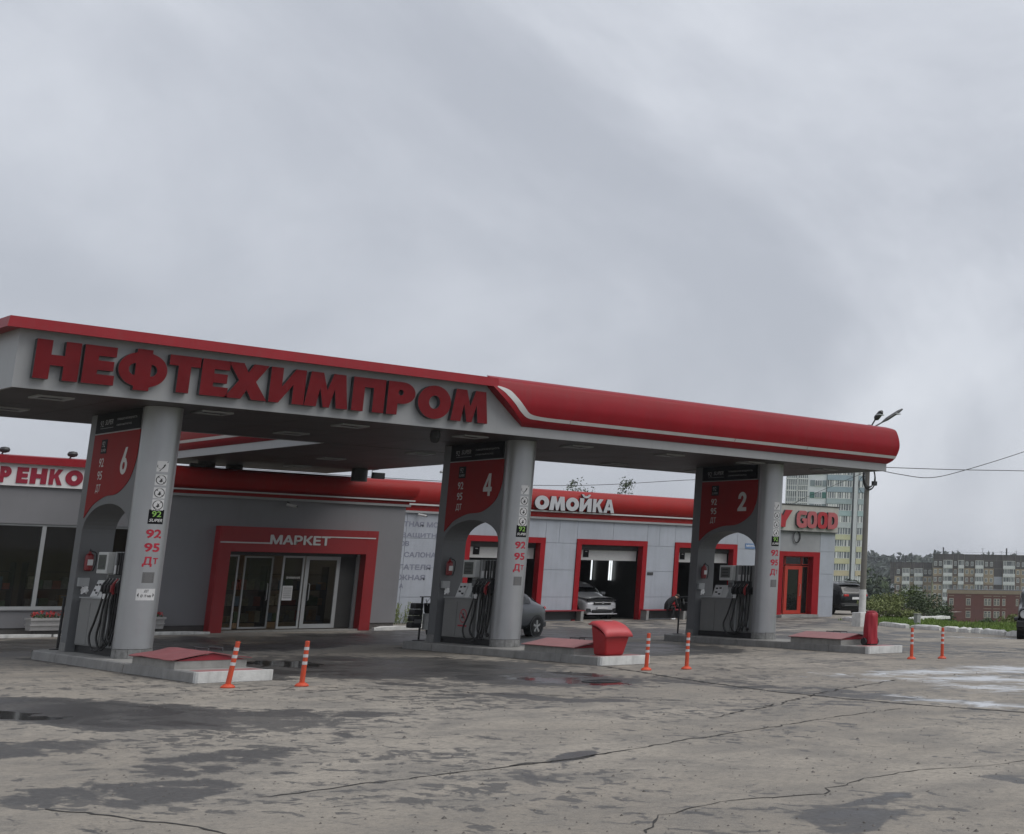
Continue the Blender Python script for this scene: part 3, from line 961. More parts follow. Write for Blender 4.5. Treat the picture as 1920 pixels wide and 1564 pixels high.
# stub posts that carry the wing over the shop roof
for (x, y) in ((21.2, 45.6), (17.3, 47.4), (18.3, 47.9)):
    MB().cyl((x, y, 4.75), (x, y, ZC + 0.003), 0.24, n=20).build('stub_post', M_dark, can, smooth=True)
for (x, y, lb) in ((21.62, 45.2, 'black floodlight hung from the canopy wing beside the sloping corner'), (16.75, 46.6, 'black floodlight hung under the left edge of the canopy wing')):
    f_ = thing('floodlight', (x, y, 4.93), lb, 'floodlight', 'floodlights under the canopy wing')
    MB().box(x - .2, x + .2, y - .06, y + .06, 4.84, 5.04, 0.015).build('housing', M_black, f_)
    MB().tube([(x - .21, y, 4.94), (x - .21, y, 5.10), (x + .0, y, 5.145)], .012, 6).build('bracket', M_alu, f_)
# dome camera under the front edge
f_ = thing('dome_camera', (16.15, 31.2, 5.0), 'black dome camera hanging under the canopy front edge', 'camera')
MB().lathe([(0.10, 5.15), (0.115, 5.08), (0.115, 4.99)], (16.15, 31.2, 0), 18).build('housing', M_dark, f_, smooth=True)
MB().lathe([(0.105, 4.99), (0.10, 4.93), (0.07, 4.88), (0.02, 4.865)], (16.15, 31.2, 0), 18).build('dome', M_black, f_, smooth=True)

# ================================================================== pump islands
PX = [10.66, 18.66, 26.66]
def island(cx, lb):
    t = thing('pump_island', (cx, 31.2, 0), lb, 'pump island', 'pump islands under the canopy')
    w, y0, y1, h = 0.63, 26.75, 35.75, 0.18
    bx('paving', cx - w + 0.1, cx + w - 0.1, y0 + 0.13, y1 - 0.13, 0.0, h - 0.004, M_conc, t)
    rnd = random.Random(int(cx * 10))
    for sg in (-1, 1):
        ys = [y0 + 0.14, 28.3, 30.2, 32.1, 34.0, y1 - 0.3]
        for a, b_ in zip(ys[:-1], ys[1:]):
            dx = rnd.uniform(-.006, .006)
            xo = cx + sg * w + dx
            poly = [(xo, 0.0), (xo - sg * 0.012, h - 0.02), (xo - sg * 0.03, h), (cx + sg * (w - 0.11), h), (cx + sg * (w - 0.11), 0.0)]
            MB().prism(poly, a + 0.007, b_ - 0.007, 'y').build('kerb_stone', M_kerb, t)
    for sg in (-1, 1):   # rear end with cut corners
        MB().prism([(cx + sg * 0.006, y1), (cx + sg * 0.38, y1), (cx + sg * w, y1 - 0.31), (cx + sg * (w - 0.11), y1 - 0.31), (cx + sg * 0.34, y1 - 0.12), (cx + sg * 0.006, y1 - 0.12)], 0.0, h - 0.002, 'z').build('kerb_stone', M_kerb, t)
    MB().prism([(cx - w + 0.03, y0), (cx + w - 0.03, y0), (cx + w + 0.004, y0 + 0.03), (cx + w + 0.004, y0 + 0.13), (cx - w - 0.004, y0 + 0.13), (cx - w - 0.004, y0 + 0.03)], 0.0, h + 0.003, 'z').build('white_end', M_kwhite, t)
    bx('red_strip', cx - w + 0.1, cx + w - 0.1, y0 + 0.135, y0 + 0.62, h - 0.01, h + 0.002, M_hatch, t)
    return t
for cx, lb in zip(PX, ('concrete pump island with white end under the left pillar', 'concrete pump island with white end under the middle pillar, carrying the red bin', 'concrete pump island with white end under the right pillar')):
    island(cx, lb)

def hatch(cx, lb, crumple, y0=27.85, y1=29.85):
    t = thing('manhole_hatch', (cx, 28.8, 0.18), lb, 'hatch', 'gabled red hatch covers on the islands')
    z = 0.178
    bx('base', cx - 0.6, cx + 0.6, y0, y1, z, 0.315, M_conc, t)
    rnd = random.Random(5)
    NX, NY = 10, 10
    def top(u, v):
        x = cx - 0.66 + 1.32 * u
        y = y0 - 0.05 + (y1 - y0 + 0.1) * v
        zz = 0.325 + 0.125 * (1 - abs(2 * u - 1)) + crumple * noise.noise(Vector((x * 2.2, y * 2.2, cx)))
        return (x, y, zz)
    mb = MB().grid(top, NX, NY)
    o = mb.build('lid', M_hatch if crumple < .01 else pm('faded_red_sheet', (.23, .07, .075), .6, .14, 3, bump=.15, bscale=30), t, fix=False)
    mod = o.modifiers.new('thick', 'SOLIDIFY')
    mod.thickness = 0.015
    mod.offset = 1
    for yy in (y0 - 0.01, y1 + 0.004):
        MB().prism([(cx - 0.6, 0.316), (cx + 0.6, 0.316), (cx, 0.432)], yy, yy + 0.006, 'y').build('gable', M_hatchd, t)
    for k, xx in enumerate((cx + 0.25, cx + 0.5)):
        MB().tube([(xx, y1 - .5, .40), (xx, y1 - .5, .475), (xx + .05, y1 - 1.0, .475), (xx + .05, y1 - 1.0, .40)], 0.012, 6).build('handle', M_dark, t)
    return t
hatch(PX[0], 'crumpled faded red hatch lid on the island of the left pillar', 0.028)
hatch(PX[1], 'faded red hatch lid beside the red grit bin', 0.004)
hatch(PX[2], 'faded red hatch lid beside the red covered trolley', 0.004)

# ================================================================== the pillars with their signs (origin of the builder: island centre)
def pillar(cx, num, lb, white_sticker=False):
    t = thing('canopy_pillar', (cx, 33.2, 0.18), lb, 'pillar', 'canopy pillars')
    XL, XR = cx - 0.30, cx + 0.32
    YC, RC = 31.72, 0.34
    a0, a1, zs = 31.90, 34.54, 2.62
    arch = [(a0, 0.178)] + [(a0, 1.2)]
    for i in range(25):
        th = math.pi * (1 - i / 24)
        arch.append(((a0 + a1) / 2 + (a1 - a0) / 2 * math.cos(th), zs + 0.60 * math.sin(th) ** 0.9 if 0 < i < 24 else zs))
    arch += [(a1, 1.2), (a1, 0.178)]
    poly = [(YC, 0.178), (YC, 5.145), (34.84, 5.145), (34.90, 5.145), (34.90, 0.178)] + list(reversed(arch))
    MB().prism(poly, XL, XR, 'x').build('body', M_pilb, t)
    MB().cyl((cx, YC, 0.36), (cx, YC, 5.147), RC, n=48).build('column', M_pil, t, smooth=True)
    for i in range(9):   # stone tiles round the foot
        th0, th1 = 2 * math.pi * i / 9 + 0.012, 2 * math.pi * (i + 1) / 9 - 0.012
        pl = [(cx + rr * math.cos(th), YC + rr * math.sin(th)) for rr, seq in ((RC + 0.004, [th0 + (th1 - th0) * k / 5 for k in range(6)]), (RC - 0.05, [th1 - (th1 - th0) * k / 5 for k in range(6)])) for th in seq]
        MB().prism(pl, 0.178, 0.352, 'z').build('foot_tile', M_stone, t)
    bx('foot_band', XL - 0.006, XR + 0.006, 34.56, 34.906, 0.178, 0.36, M_stone, t)
    # sign panels on the left face
    bx('black_sign', XL - 0.012, XL - 0.001, 31.98, 34.53, 4.725, 5.14, M_signblk, t)
    bx('sign_edge', XL - 0.014, XL - 0.001, 31.98, 34.53, 4.70, 4.722, M_txtdim, t)
    curve = smooth_poly([(31.93, 4.25), (31.98, 4.02), (32.22, 3.67), (32.78, 3.42), (33.47, 3.37), (34.06, 3.22), (34.32, 3.08), (34.53, 2.94)], 5)
    MB().prism([(34.53, 4.698), (31.93, 4.698)] + curve, XL - 0.011, XL - 0.001, 'x').build('red_sign', M_signred, t)
    U, V = (0, -1, 0), (0, 0, 1)
    def sg(s, y, z, h, m=M_txtgrey, w=None, bold=0.0, name='lettering', x=XL - 0.0135, shear=0.0):
        return place_mesh(text_mesh(s, h, w, 0.0, bold, 3, shear), name, (x, y, z), U, V, m, t)
    n_ = contour_mesh([[(p[0] * .40, p[1] * .56) for p in c] for c in NUM[num]])
    place_mesh(n_, 'pump_number', (XL - 0.0135, 32.80, 3.80), U, V, M_txtgrey, t)
    bx('fuel_badge', XL - 0.0135, XL - 0.009, 33.71, 34.05, 4.28, 4.58, M_signblk, t)
    sg('92', 33.99, 4.42, 0.12, M_txtdim, 0.16, x=XL - 0.0155)
    sg('SUPER', 34.02, 4.32, 0.06, M_txtdim, 0.26, 0.01, x=XL - 0.0155, shear=0.2)
    for s_, zz in (('92', 4.0), ('95', 3.73), ('ДТ', 3.45)):
        sg(s_, 34.04, zz, 0.185, M_txtgrey, 0.27, 0.012)
    sg('92', 34.28, 4.86, 0.13, M_txtdim, 0.19)
    sg('SUPER', 34.0, 4.89, 0.11, M_txtdim, 0.46, 0.012, shear=0.25)
    bx('rule', XL - 0.0135, XL - 0.012, 33.5, 34.25, 4.82, 4.828, M_txtdim, t)
    sg('ПОВЫШЕННАЯ МОЩНОСТЬ', 33.32, 4.945, 0.055, M_txtdim, 1.12, 0.012)
    sg('СНИЖЕННЫЙ РАСХОД', 33.32, 4.83, 0.055, M_txtdim, 0.85, 0.012)
    # stickers wrapped round the front of the column
    def wrap(zc_, yo=0.0, lift=0.002):
        def f(c):
            th = (c.x + yo) / RC
            r_ = RC + lift + c.z
            return Vector((cx + r_ * math.sin(th), YC - r_ * math.cos(th), zc_ + c.y))
        return f
    def patch(w, h, zc_, m, name='sticker', lift=0.0015):
        me = bpy.data.meshes.new(name)
        K = 8
        me.from_pydata([(-w / 2 + w * i / K, s_ * h / 2, 0) for i in range(K + 1) for s_ in (-1, 1)], [], [(2 * i, 2 * i + 2, 2 * i + 3, 2 * i + 1) for i in range(K)])
        return place_mesh(me, name, (0, 0, 0), (1, 0, 0), (0, 0, 1), m, t, wrap(zc_, 0, lift))
    def wtext(s, h, w, zc_, m, bold=0.0, lift=0.003, parent=None, dx=0.0, shear=0.0):
        me = text_mesh(s, h, w, 0.0, bold, 3, shear)
        for p in me.vertices: p.co.x -= w / 2 - dx
        return place_mesh(me, 'lettering', (0, 0, 0), (1, 0, 0), (0, 0, 1), m, t, wrap(zc_ - h / 2, 0, lift))
    def wcont(cs, zc_, m, lift=0.003):
        return place_mesh(contour_mesh(cs), 'pictogram', (0, 0, 0), (1, 0, 0), (0, 0, 1), m, t, wrap(zc_, 0, lift))
    for k, zc_ in enumerate((3.94, 3.67, 3.41, 3.17)):
        patch(0.215, 0.215, zc_, M_sticker)
        if k == 0:
            wcont([[(-.1, -.02), (-.06, -.05), (.0, -.05), (.03, -.01), (.1, .1), (.085, .105), (.02, .03), (-.1, .03)]], zc_, M_txtblk)
            wcont([[(-.06, -.095), (-.045, -.1), (.03, .0), (.015, .01)]], zc_, M_txtblk, 0.004)
        else:
            wcont([ell(0, 0, .096, .096, 28), ell(0, 0, .08, .08, 28)], zc_, M_txtblk)
            sl = 1 if k < 3 else -1
            wcont([[(-.062 * sl, .052), (-.05 * sl, .066), (.066 * sl, -.052), (.054 * sl, -.066)]], zc_, M_txtblk, 0.004)
            wcont([[(-.04, -.03), (.0, -.055), (.035, -.02), (.012, .0), (.03, .035), (.0, .02), (-.02, .04), (-.01, 0)]], zc_, M_txtblk, 0.0035)
    patch(0.28, 0.285, 2.935, M_signblk)
    wtext('92', 0.115, 0.17, 2.99, M_green, 0.012)
    wtext('SUPER', 0.06, 0.24, 2.865, M_sticker, 0.02, shear=0.25)
    wtext('92', 0.175, 0.285, 2.60, M_txtred, 0.035)
    wtext('95', 0.175, 0.285, 2.33, M_txtred, 0.035)
    wtext('Д', 0.20, 0.17, 2.05, M_txtred, 0.035, dx=-0.055)
    wtext('Т', 0.12, 0.10, 2.065, M_txtred, 0.03, dx=0.09)
    patch(0.215, 0.21, 1.74, M_stickgr)
    for k in range(5):
        wcont([[(-.08, .07 - k * .033), (.08, .07 - k * .033), (.08, .058 - k * .033), (-.08, .058 - k * .033)]], 1.74, M_txtblk)
    if white_sticker:
        patch(0.34, 0.225, 1.41, M_sticker)
        wtext('ДТ', 0.055, 0.085, 1.475, M_txtblk, 0.02)
        wtext('Ø 19 мм', 0.055, 0.19, 1.385, M_txtblk, 0.01)
        wcont([[(-.155, 0), (-.125, .045), (-.125, -.045)]], 1.40, M_txtblk)
        wcont([[(.155, 0), (.125, -.045), (.125, .045)]], 1.40, M_txtblk)
    return t
NUM = {
    '2': [[(0, 0), (1, 0), (1, .2), (.52, .2), (.84, .48), (.95, .68)] + ell(.5, .7, .46, .3, 14, 8, 172) + [(.04, .64), (.34, .64), (.37, .76), (.5, .82), (.63, .74), (.62, .64), (.5, .5), (0, .12)]],
    '4': [[(.56, 0), (.84, 0), (.84, .2), (1, .2), (1, .4), (.84, .4), (.84, 1), (.56, 1), (0, .36), (0, .2), (.56, .2)], [(.3, .4), (.56, .4), (.56, .72)]],
    '6': [ell(.5, .32, .47, .32, 26, -200, 20) + [(.9, .45), (.75, .58), (.6, .62), (.8, 1), (.5, 1), (.12, .52)], ell(.5, .32, .17, .14, 18)],
}
pillar(PX[0], '6', 'left grey arched canopy pillar with a red sign numbered 6', True)
pillar(PX[1], '4', 'middle grey arched canopy pillar with a red sign numbered 4')
pillar(PX[2], '2', 'right grey arched canopy pillar with a red sign numbered 2')

# ================================================================== dispensers in the pillar niches
def dispenser(cx, lb):
    t = thing('fuel_dispenser', (cx, 33.2, 0.18), lb, 'fuel dispenser', 'fuel dispensers in the pillar niches')
    XF = cx - 0.20
    bx('base', XF + 0.06, cx + 0.2, 32.0, 34.50, 0.177, 0.33, M_black, t)
    cb = MB().box(XF + 0.012, cx + 0.22, 32.98, 34.40, 0.33, 1.285, 0.008).build('cabinet', M_panel, t)
    bx('door', XF - 0.004, XF + 0.01, 33.735, 34.36, 0.36, 1.20, M_panel, cb)
    bx('door', XF - 0.004, XF + 0.01, 33.02, 33.715, 0.36, 1.20, M_panel, cb)
    bx('top', XF - 0.015, cx + 0.23, 32.97, 34.42, 1.286, 1.31, M_alu, t)
    # sloping info plate behind the counter
    MB().prism([(XF + 0.02, 1.312), (XF + 0.14, 1.66), (XF + 0.17, 1.66), (XF + 0.05, 1.312)], 33.25, 33.92, 'y').build('info_plate', M_display, t)
    MB().prism([(XF + 0.012, 1.34), (XF + 0.108, 1.62), (XF + 0.114, 1.62), (XF + 0.018, 1.34)], 33.50, 33.86, 'y').build('poster', M_sticker, t)
    mb = MB()
    for (y, z) in ((33.78, 1.56), (33.62, 1.57), (33.60, 1.40), (33.76, 1.45)):
        mb.box(XF + (z - 1.34) * .34 + .006, XF + (z - 1.34) * .34 + .016, y - .05, y + .05, z - .025, z + .025)
    mb.build('poster_marks', M_txtblk, t)
    # head with the readout
    bx('post', cx - 0.1, cx + 0.12, 33.05, 33.30, 1.312, 1.80, M_alu, t)
    hd = MB().box(XF - 0.04, cx + 0.2, 32.97, 33.55, 1.80, 2.235, 0.012).build('head', M_display, t)
    bx('screen', XF - 0.046, XF - 0.038, 33.06, 33.49, 1.88, 2.18, M_lcd, hd)
    mb = MB()
    for k in range(3): mb.box(XF - 0.05, XF - 0.0455, 33.14, 33.42, 1.93 + k * .082, 1.962 + k * .082)
    mb.build('readout', M_txtblk, hd)
    bx('reader', cx - 0.13, cx - 0.098, 33.09, 33.26, 1.60, 1.74, M_stickgr, t)
    # hose tower
    bx('hose_tower', XF + 0.08, cx + 0.2, 32.0, 32.95, 0.33, 2.24, M_panel, t)
    mb = MB()
    for k in range(5): mb.box(XF + 0.055, XF + 0.078, 32.05 + k * .19, 32.10 + k * .19, 0.36, 2.236)
    mb.build('guide_rails', M_alu, t)
    for k in range(3):
        bx('grade_label', XF + 0.04, XF + 0.054, 32.30 + k * .19, 32.41 + k * .19, 1.80, 1.97, M_sticker, t)
    bx('nozzle_boot', XF - 0.06, XF + 0.078, 32.14, 32.90, 1.42, 1.62, M_black, t)
    bx('boot_hood', XF - 0.02, XF + 0.078, 32.2, 32.88, 1.62, 1.78, M_black, t)
    cols = [M_black, M_black, M_black, M_extred]
    for k in range(4):
        y = 32.82 - k * 0.18
        nz = MB()
        nz.tube([(XF - .08, y, 1.40), (XF - .12, y + .01, 1.50), (XF - .10, y, 1.60), (XF - .03, y - .02, 1.70)], .026, 8)
        nz.box(XF - .145, XF - .075, y - .025, y + .025, 1.44, 1.58, .01)
        n_ = nz.build('nozzle', cols[k], t, smooth=True)
        MB().tube([(XF - .06, y - .02, 1.62), (XF - .0, y - .05, 1.73)], .011, 6).build('spout', M_steel, n_)
    rnd = random.Random(int(cx * 7))
    for k in range(4):
        y = 32.82 - k * 0.18
        ye = 32.62 - k * 0.13
        yb = y + 0.32 - k * 0.16 + rnd.uniform(-.03, .05)
        zb = 0.30 + k * 0.05 + rnd.uniform(-.03, .03)
        pts = [(XF - .08, y, 1.40), (XF - .10, y + .03, 1.2), (XF - .11, y + (yb - y) * .55, .85), (XF - .12, yb, .55), (XF - .10, yb - .12, zb + .02), (XF - .06, (yb + ye) / 2 - .05, zb - .03), (XF - .02, ye, zb + .12), (XF + .02, ye, .8), (XF + .03, ye - .02, 1.5), (XF + .03, ye - .02, 2.22)]
        MB().tube(smooth_poly(pts, 6), .021, 8).build('hose', M_rubber, t, smooth=True)
    bx('price_card', XF - .10, XF - .094, 32.64, 32.86, 1.30, 1.40, M_sticker, t)
    return t
for cx, lb in zip(PX, ('fuel dispenser with black hoses in the arch of the left pillar', 'fuel dispenser with black hoses in the arch of the middle pillar', 'fuel dispenser with black hoses in the arch of the right pillar')):
    d_o = dispenser(cx, lb)
    if cx == PX[1]:   # warning ring on the cabinet door of the middle pillar
        me = contour_mesh([ell(0, 0, .17, .17, 30), ell(0, 0, .145, .145, 30)])
        place_mesh(me, 'warning_ring', (cx - .2055, 33.40, .86), (0, -1, 0), (0, 0, 1), M_txtred, d_o)
        me = contour_mesh([[(-.12, .08), (-.1, .1), (.12, -.08), (.1, -.1)]])
        place_mesh(me, 'warning_bar', (cx - .2058, 33.40, .86), (0, -1, 0), (0, 0, 1), M_txtred, d_o)
        me = contour_mesh([[(-.08, -.06), (.08, -.06), (.08, -.03), (.03, .0), (.03, .07), (-.03, .07), (-.03, 0), (-.08, -.03)]])
        place_mesh(me, 'warning_mark', (cx - .2052, 33.40, .86), (0, -1, 0), (0, 0, 1), M_txtblk, d_o)
        bx('warning_strip', cx - .206, cx - .2045, 33.2, 33.62, .60, .64, M_txtred, d_o)

# extinguishers and towel boxes on the rear jamb of each arch
for cx, n_, mm in zip(PX, ('left', 'middle', 'right'), (M_extred, M_extred, M_panel)):
    XF = cx - 0.12
    t = thing('fire_extinguisher', (XF, 34.42, 1.84), 'red fire extinguisher hung inside the arch of the ' + n_ + ' pillar', 'extinguisher', 'extinguishers in the arches')
    MB().lathe([(.05, 1.84), (.078, 1.86), (.08, 1.90), (.08, 2.14), (.066, 2.185), (.03, 2.21), (.022, 2.25)], (XF, 34.44, 0), 18).build('cylinder', M_extred, t, smooth=True)
    mb = MB().box(XF - .02, XF + .02, 34.38, 34.46, 2.25, 2.27)
    mb.tube([(XF, 34.44, 2.26), (XF - .03, 34.36, 2.30)], .01, 6)
    mb.tube([(XF, 34.44, 2.245), (XF - .02, 34.34, 2.285)], .009, 6)
    mb.build('valve', M_dark, t)
    MB().tube(smooth_poly([(XF + .02, 34.40, 2.25), (XF + .09, 34.35, 2.2), (XF + .10, 34.36, 2.0), (XF + .07, 34.37, 1.84)], 5), .012, 6).build('hose', M_rubber, t)
    MB().prism([(XF - .05, 1.96), (XF + .05, 1.96), (XF + .05, 2.08), (XF - .05, 2.08)], 34.356, 34.359, 'y').build('label', M_sticker, t)
    XT = cx - 0.2
    t = thing('towel_holder', (XT, 34.46, 1.45), 'small white towel holder below the extinguisher of the ' + n_ + ' pillar', 'towel holder', 'towel holders in the arches')
    MB().box(XT - .06, XT + .14, 34.44, 34.53, 1.52, 1.70, .008).build('case', M_alu, t)
    rr = random.Random(int(cx))
    mb = MB().grid(lambda u, v: (XT + .0 + .13 * u + .012 * math.sin(9 * v + 3 * u), 34.43 - .02 * math.sin(7 * u + 4 * v), 1.53 - .15 * v - .02 * math.sin(8 * u)), 8, 8)
    mb.build('paper_towel', M_white, t, smooth=True, fix=False)

# washing stands behind the pillars
def wash_stand(x, y, lb, busy):
    t = thing('washing_stand', (x, y, 0.18), lb, 'washing stand', 'washing stands behind the pillars')
    MB().lathe([(.15, .178), (.15, .195), (.03, .205)], (x, y, 0), 18).build('foot', M_black, t)
    MB().cyl((x, y, .2), (x, y, 1.27), .026, n=12).build('post', M_black, t, smooth=True)
    bx('top_bar', x - .06, x + .50, y - .03, y + .03, 1.27, 1.295, M_dark, t)
    MB().lathe([(.10, .86), (.13, .9), (.15, 1.1), (.155, 1.12)], (x + .22, y, 0), 16).build('bucket', M_black, t, smooth=True)
    MB().tube([(x + .09, y, 1.1), (x + .22, y, 1.27), (x + .35, y, 1.1)], .008, 6).build('bucket_handle', M_dark, t)
    MB().tube([(x + .15, y - .05, 1.0), (x + .02, y - .15, 1.22)], .012, 6).build('squeegee', M_offw, t)
    bx('side_bar', x, x + .35, y - .012, y + .012, .46, .485, M_dark, t)
    if busy:
        for k in range(4):
            MB().box(x - .30 + .02 * k, x - .02, y - .14, y + .14, .50 + k * .16, .645 + k * .16, .02).build('canister', M_black, t, smooth=True)
        bx('card', x - .24, x - .06, y - .148, y - .142, .62, .72, M_stickgr, t)
        MB().cyl((x + .16, y, .45), (x + .16, y, .86), .09, n=16).build('clear_bottle', M_display, t, smooth=True)
    return t
wash_stand(10.52, 35.55, 'black washing stand at the rear of the left pillar', False)
wash_stand(18.46, 35.5, 'black washing stand stacked with canisters at the rear of the middle pillar', True)
wash_stand(26.52, 35.5, 'black washing stand with a bucket at the rear of the right pillar', False)

# red grit bin on the middle island
t = thing('grit_bin', (18.8, 27.42, 0.18), 'red fibreglass grit bin on the island end of the middle pillar', 'grit bin')
BX0, BX1, BY0, BY1 = 18.26, 18.88, 26.98, 27.58
def ring(x0, x1, y0, y1, z): return [(x0, y0, z), (x1, y0, z), (x1, y1, z), (x0, y1, z)]
mb = MB()
a = ring(BX0 + .08, BX1 - .08, BY0 + .09, BY1 - .06, .182)
mb.add(a + [(BX0, BY0, .60), (BX1, BY0, .60), (BX1, BY1, .84), (BX0, BY1, .84)], [(3, 2, 1, 0), (4, 5, 6, 7), (0, 1, 5, 4), (1, 2, 6, 5), (2, 3, 7, 6), (3, 0, 4, 7)])
o = mb.build('tub', M_binred, t)
bv = o.modifiers.new('bevel', 'BEVEL'); bv.width = .04; bv.segments = 3
def lid(u, v):
    x = BX0 - .03 + (BX1 - BX0 + .06) * u
    y = BY0 - .04 + (BY1 - BY0 + .08) * v
    s_ = v ** .72
    zz = .64 + .255 * math.sin(s_ * math.pi * .5) + .01 * math.sin(math.pi * u)
    edge = max(abs(2 * v - 1) ** 10, abs(2 * u - 1) ** 8)
    return (x, y, zz - .06 * edge)
o = MB().grid(lid, 16, 12).build('lid', pm('faded_red_fibreglass', (0.46, 0.06, 0.065), 0.45, 0.1, 4), t, smooth=True, fix=False)
sm = o.modifiers.new('thick', 'SOLIDIFY'); sm.thickness = .03; sm.offset = 1
bx('lid_plate', 18.48, 18.66, 27.36, 27.46, .918, .924, M_offw, t)

# trolley extinguisher under a red tarpaulin cover
t = thing('covered_trolley', (26.8, 27.5, 0.18), 'upright trolley under a red tarpaulin cover on the island of the right pillar', 'covered trolley')
def cover(u, v):
    th = 2 * math.pi * u
    z = .215 + .83 * v
    r_ = .185 * (1 - .06 * v) + .010 * math.sin(5 * th + 6 * v) + .006 * math.sin(11 * th)
    if v > .93: r_ *= 1 - (v - .93) / .07 * .28
    z += .012 * math.sin(4 * th) * (v > .85)
    return (26.8 + r_ * math.cos(th), 27.5 + r_ * math.sin(th), z)
MB().grid(cover, 40, 18).build('cover', M_bag, t, smooth=True, fix=False)
MB().lathe([(.13, 1.04), (.14, 1.055), (.08, 1.075), (.02, 1.07)], (26.8, 27.5, 0), 24).build('cover_top', M_bag, t, smooth=True)
bx('frame_foot', 26.68, 26.92, 27.36, 27.64, .181, .215, M_black, t)
MB().cyl((26.555, 27.52, .275), (26.61, 27.52, .275), .095, n=20).build('wheel', M_tyre, t, smooth=True)
MB().cyl((26.99, 27.52, .275), (27.045, 27.52, .275), .095, n=20).build('wheel', M_tyre, t, smooth=True)

# flexible orange bollards
def bollard(x, y, lean, lb, h=0.75):
    t = thing('bollard', (x, y, 0.0), lb, 'bollard', 'orange bollards before the islands')
    MB().lathe([(.11, .004), (.11, .02), (.085, .045), (.05, .065)], (x, y, 0), 20).build('foot', M_orange, t, smooth=True)
    top = Vector((x + lean[0], y + lean[1], h))
    b0 = Vector((x, y, .06))
    def P(s_): return b0.lerp(top, (s_ - .06) / (h - .06))
    MB().cyl(P(.06), P(h), .042, .036, n=18).build('tube', M_orange, t, smooth=True)
    MB().cyl(P(h - .015), P(h + .004), .040, .030, n=18).build('cap', M_orange, t, smooth=True)
    for zz in (.36, .48, .60):
        MB().cyl(P(zz), P(zz + .052), .0435 - zz * .006, .0433 - zz * .006, n=18, cap=False).build('white_band', M_reflect, t, smooth=True, fix=False)
    return t
bollard(10.05, 25.48, (.08, 0), 'leaning orange bollard in front of the white end of the left pillar island')
bollard(11.07, 25.09, (.02, 0), 'orange bollard standing alone right of the left pillar island end')
bollard(17.92, 24.97, (.01, 0), 'orange bollard before the island of the red grit bin')
bollard(18.77, 24.75, (.0, 0), 'orange bollard right of the red grit bin, before the right pillar')
bollard(25.3, 24.5, (.0, 0), 'orange bollard next to the island end of the red covered trolley')
bollard(26.09, 24.21, (.0, 0), 'rightmost orange bollard before the white kerb stones')
# ================================================================== the shop
YW = 46.5
mk = thing('market_building', (17.0, 50.0, 0.0), 'grey shop building with a red rounded roof band and red doorway', 'building')
mb = MB()   # front wall around the openings
mb.box(15.30, 17.55, YW, YW + .2, .22, 4.2)
mb.box(22.1, 23.30, YW, YW + .2, .22, 4.2)
mb.box(17.55, 22.1, YW, YW + .2, 2.45, 4.2)
mb.box(4.0, 15.30, YW, YW + .2, 3.06, 4.2)
mb.box(4.0, 15.30, YW, YW + .2, .22, .74)
mb.box(23.1, 23.30, YW + .202, 58, .22, 4.2)
mb.build('wall', M_mwall, mk)
mb = MB()
mb.box(4.0, 17.55, YW + .03, YW + .18, 0.0, .218)
mb.box(22.1, 23.27, YW + .03, YW + .18, 0.0, .218)
mb.box(23.12, 23.26, YW + .182, 58, 0.0, .218)
mb.build('plinth', M_plinth, mk)
mb = MB()
mb.box(4.0, 23.1, YW + .21, 58, 4.15, 4.25)
mb.box(4.0, 23.06, 57.8, 58.0, .0, 4.14)
mb.box(4.0, 4.2, YW + .21, 57.8, .0, 4.14)
mb.build('roof_and_rear', pm('shop_interior', (.14, .115, .09), .7, .2, 1.2), mk)
bx('floor', 4.2, 23.05, YW + .2, 57.8, .012, .05, MATS['shop_interior'], mk)
# rounded red roof band with two pale mouldings
BB = smooth_poly([(0.05, 4.27), (0.2, 4.36), (0.27, 4.52), (0.28, 4.66), (0.22, 4.80), (0.10, 4.90), (-0.15, 4.95)], 4)
def band(x0, x1, y, prof, m, name, parent, endr=True):
    path = [(x0, y), (x1, y)] + ([(x1, y + 8)] if endr else [])
    vs, fs = path_loft(path, prof)
    return MB().add(vs, fs).build(name, m, parent, smooth=True)
band(14.2, 23.30, YW, BB, M_redwall, 'red_band', mk)
def rail(x0, x1, y, z0, z1, o, m, name, parent, endr=True):
    path = [(x0, y), (x1, y)] + ([(x1, y + 8)] if endr else [])
    vs, fs = path_loft(path, [(0.0, z0), (o, z0), (o, z1), (0.0, z1)])
    return MB().add(vs, fs).build(name, m, parent)
rail(14.2, 23.30, YW, 4.225, 4.265, .20, M_offw, 'moulding', mk)
rail(14.2, 23.30, YW, 4.12, 4.222, .07, M_redwall, 'red_underband', mk)
rail(14.2, 23.30, YW, 4.045, 4.118, .11, M_grey, 'moulding', mk)
# white sign board with red capitals on the left
bx('sign_board', 4.0, 14.2, YW - .09, YW - .002, 4.085, 4.70, M_white, mk)
band(4.0, 14.2, YW, [(0.0, 4.70), (.22, 4.69), (.2, 4.90), (-.2, 4.95)], M_red, 'red_cap', mk, False)
for g, a, b_ in (('Р', 11.78, 12.04), ('Е', 12.17, 12.44), ('Н', 12.49, 12.88), ('К', 12.94, 13.26), ('О', 13.33, 13.76)):
    letter(g, a, b_, 4.16, 4.60, YW - .092, .02, [pm('sign_red', (0.27, 0.008, 0.03), .5, .1, 4), M_txtred], mk)
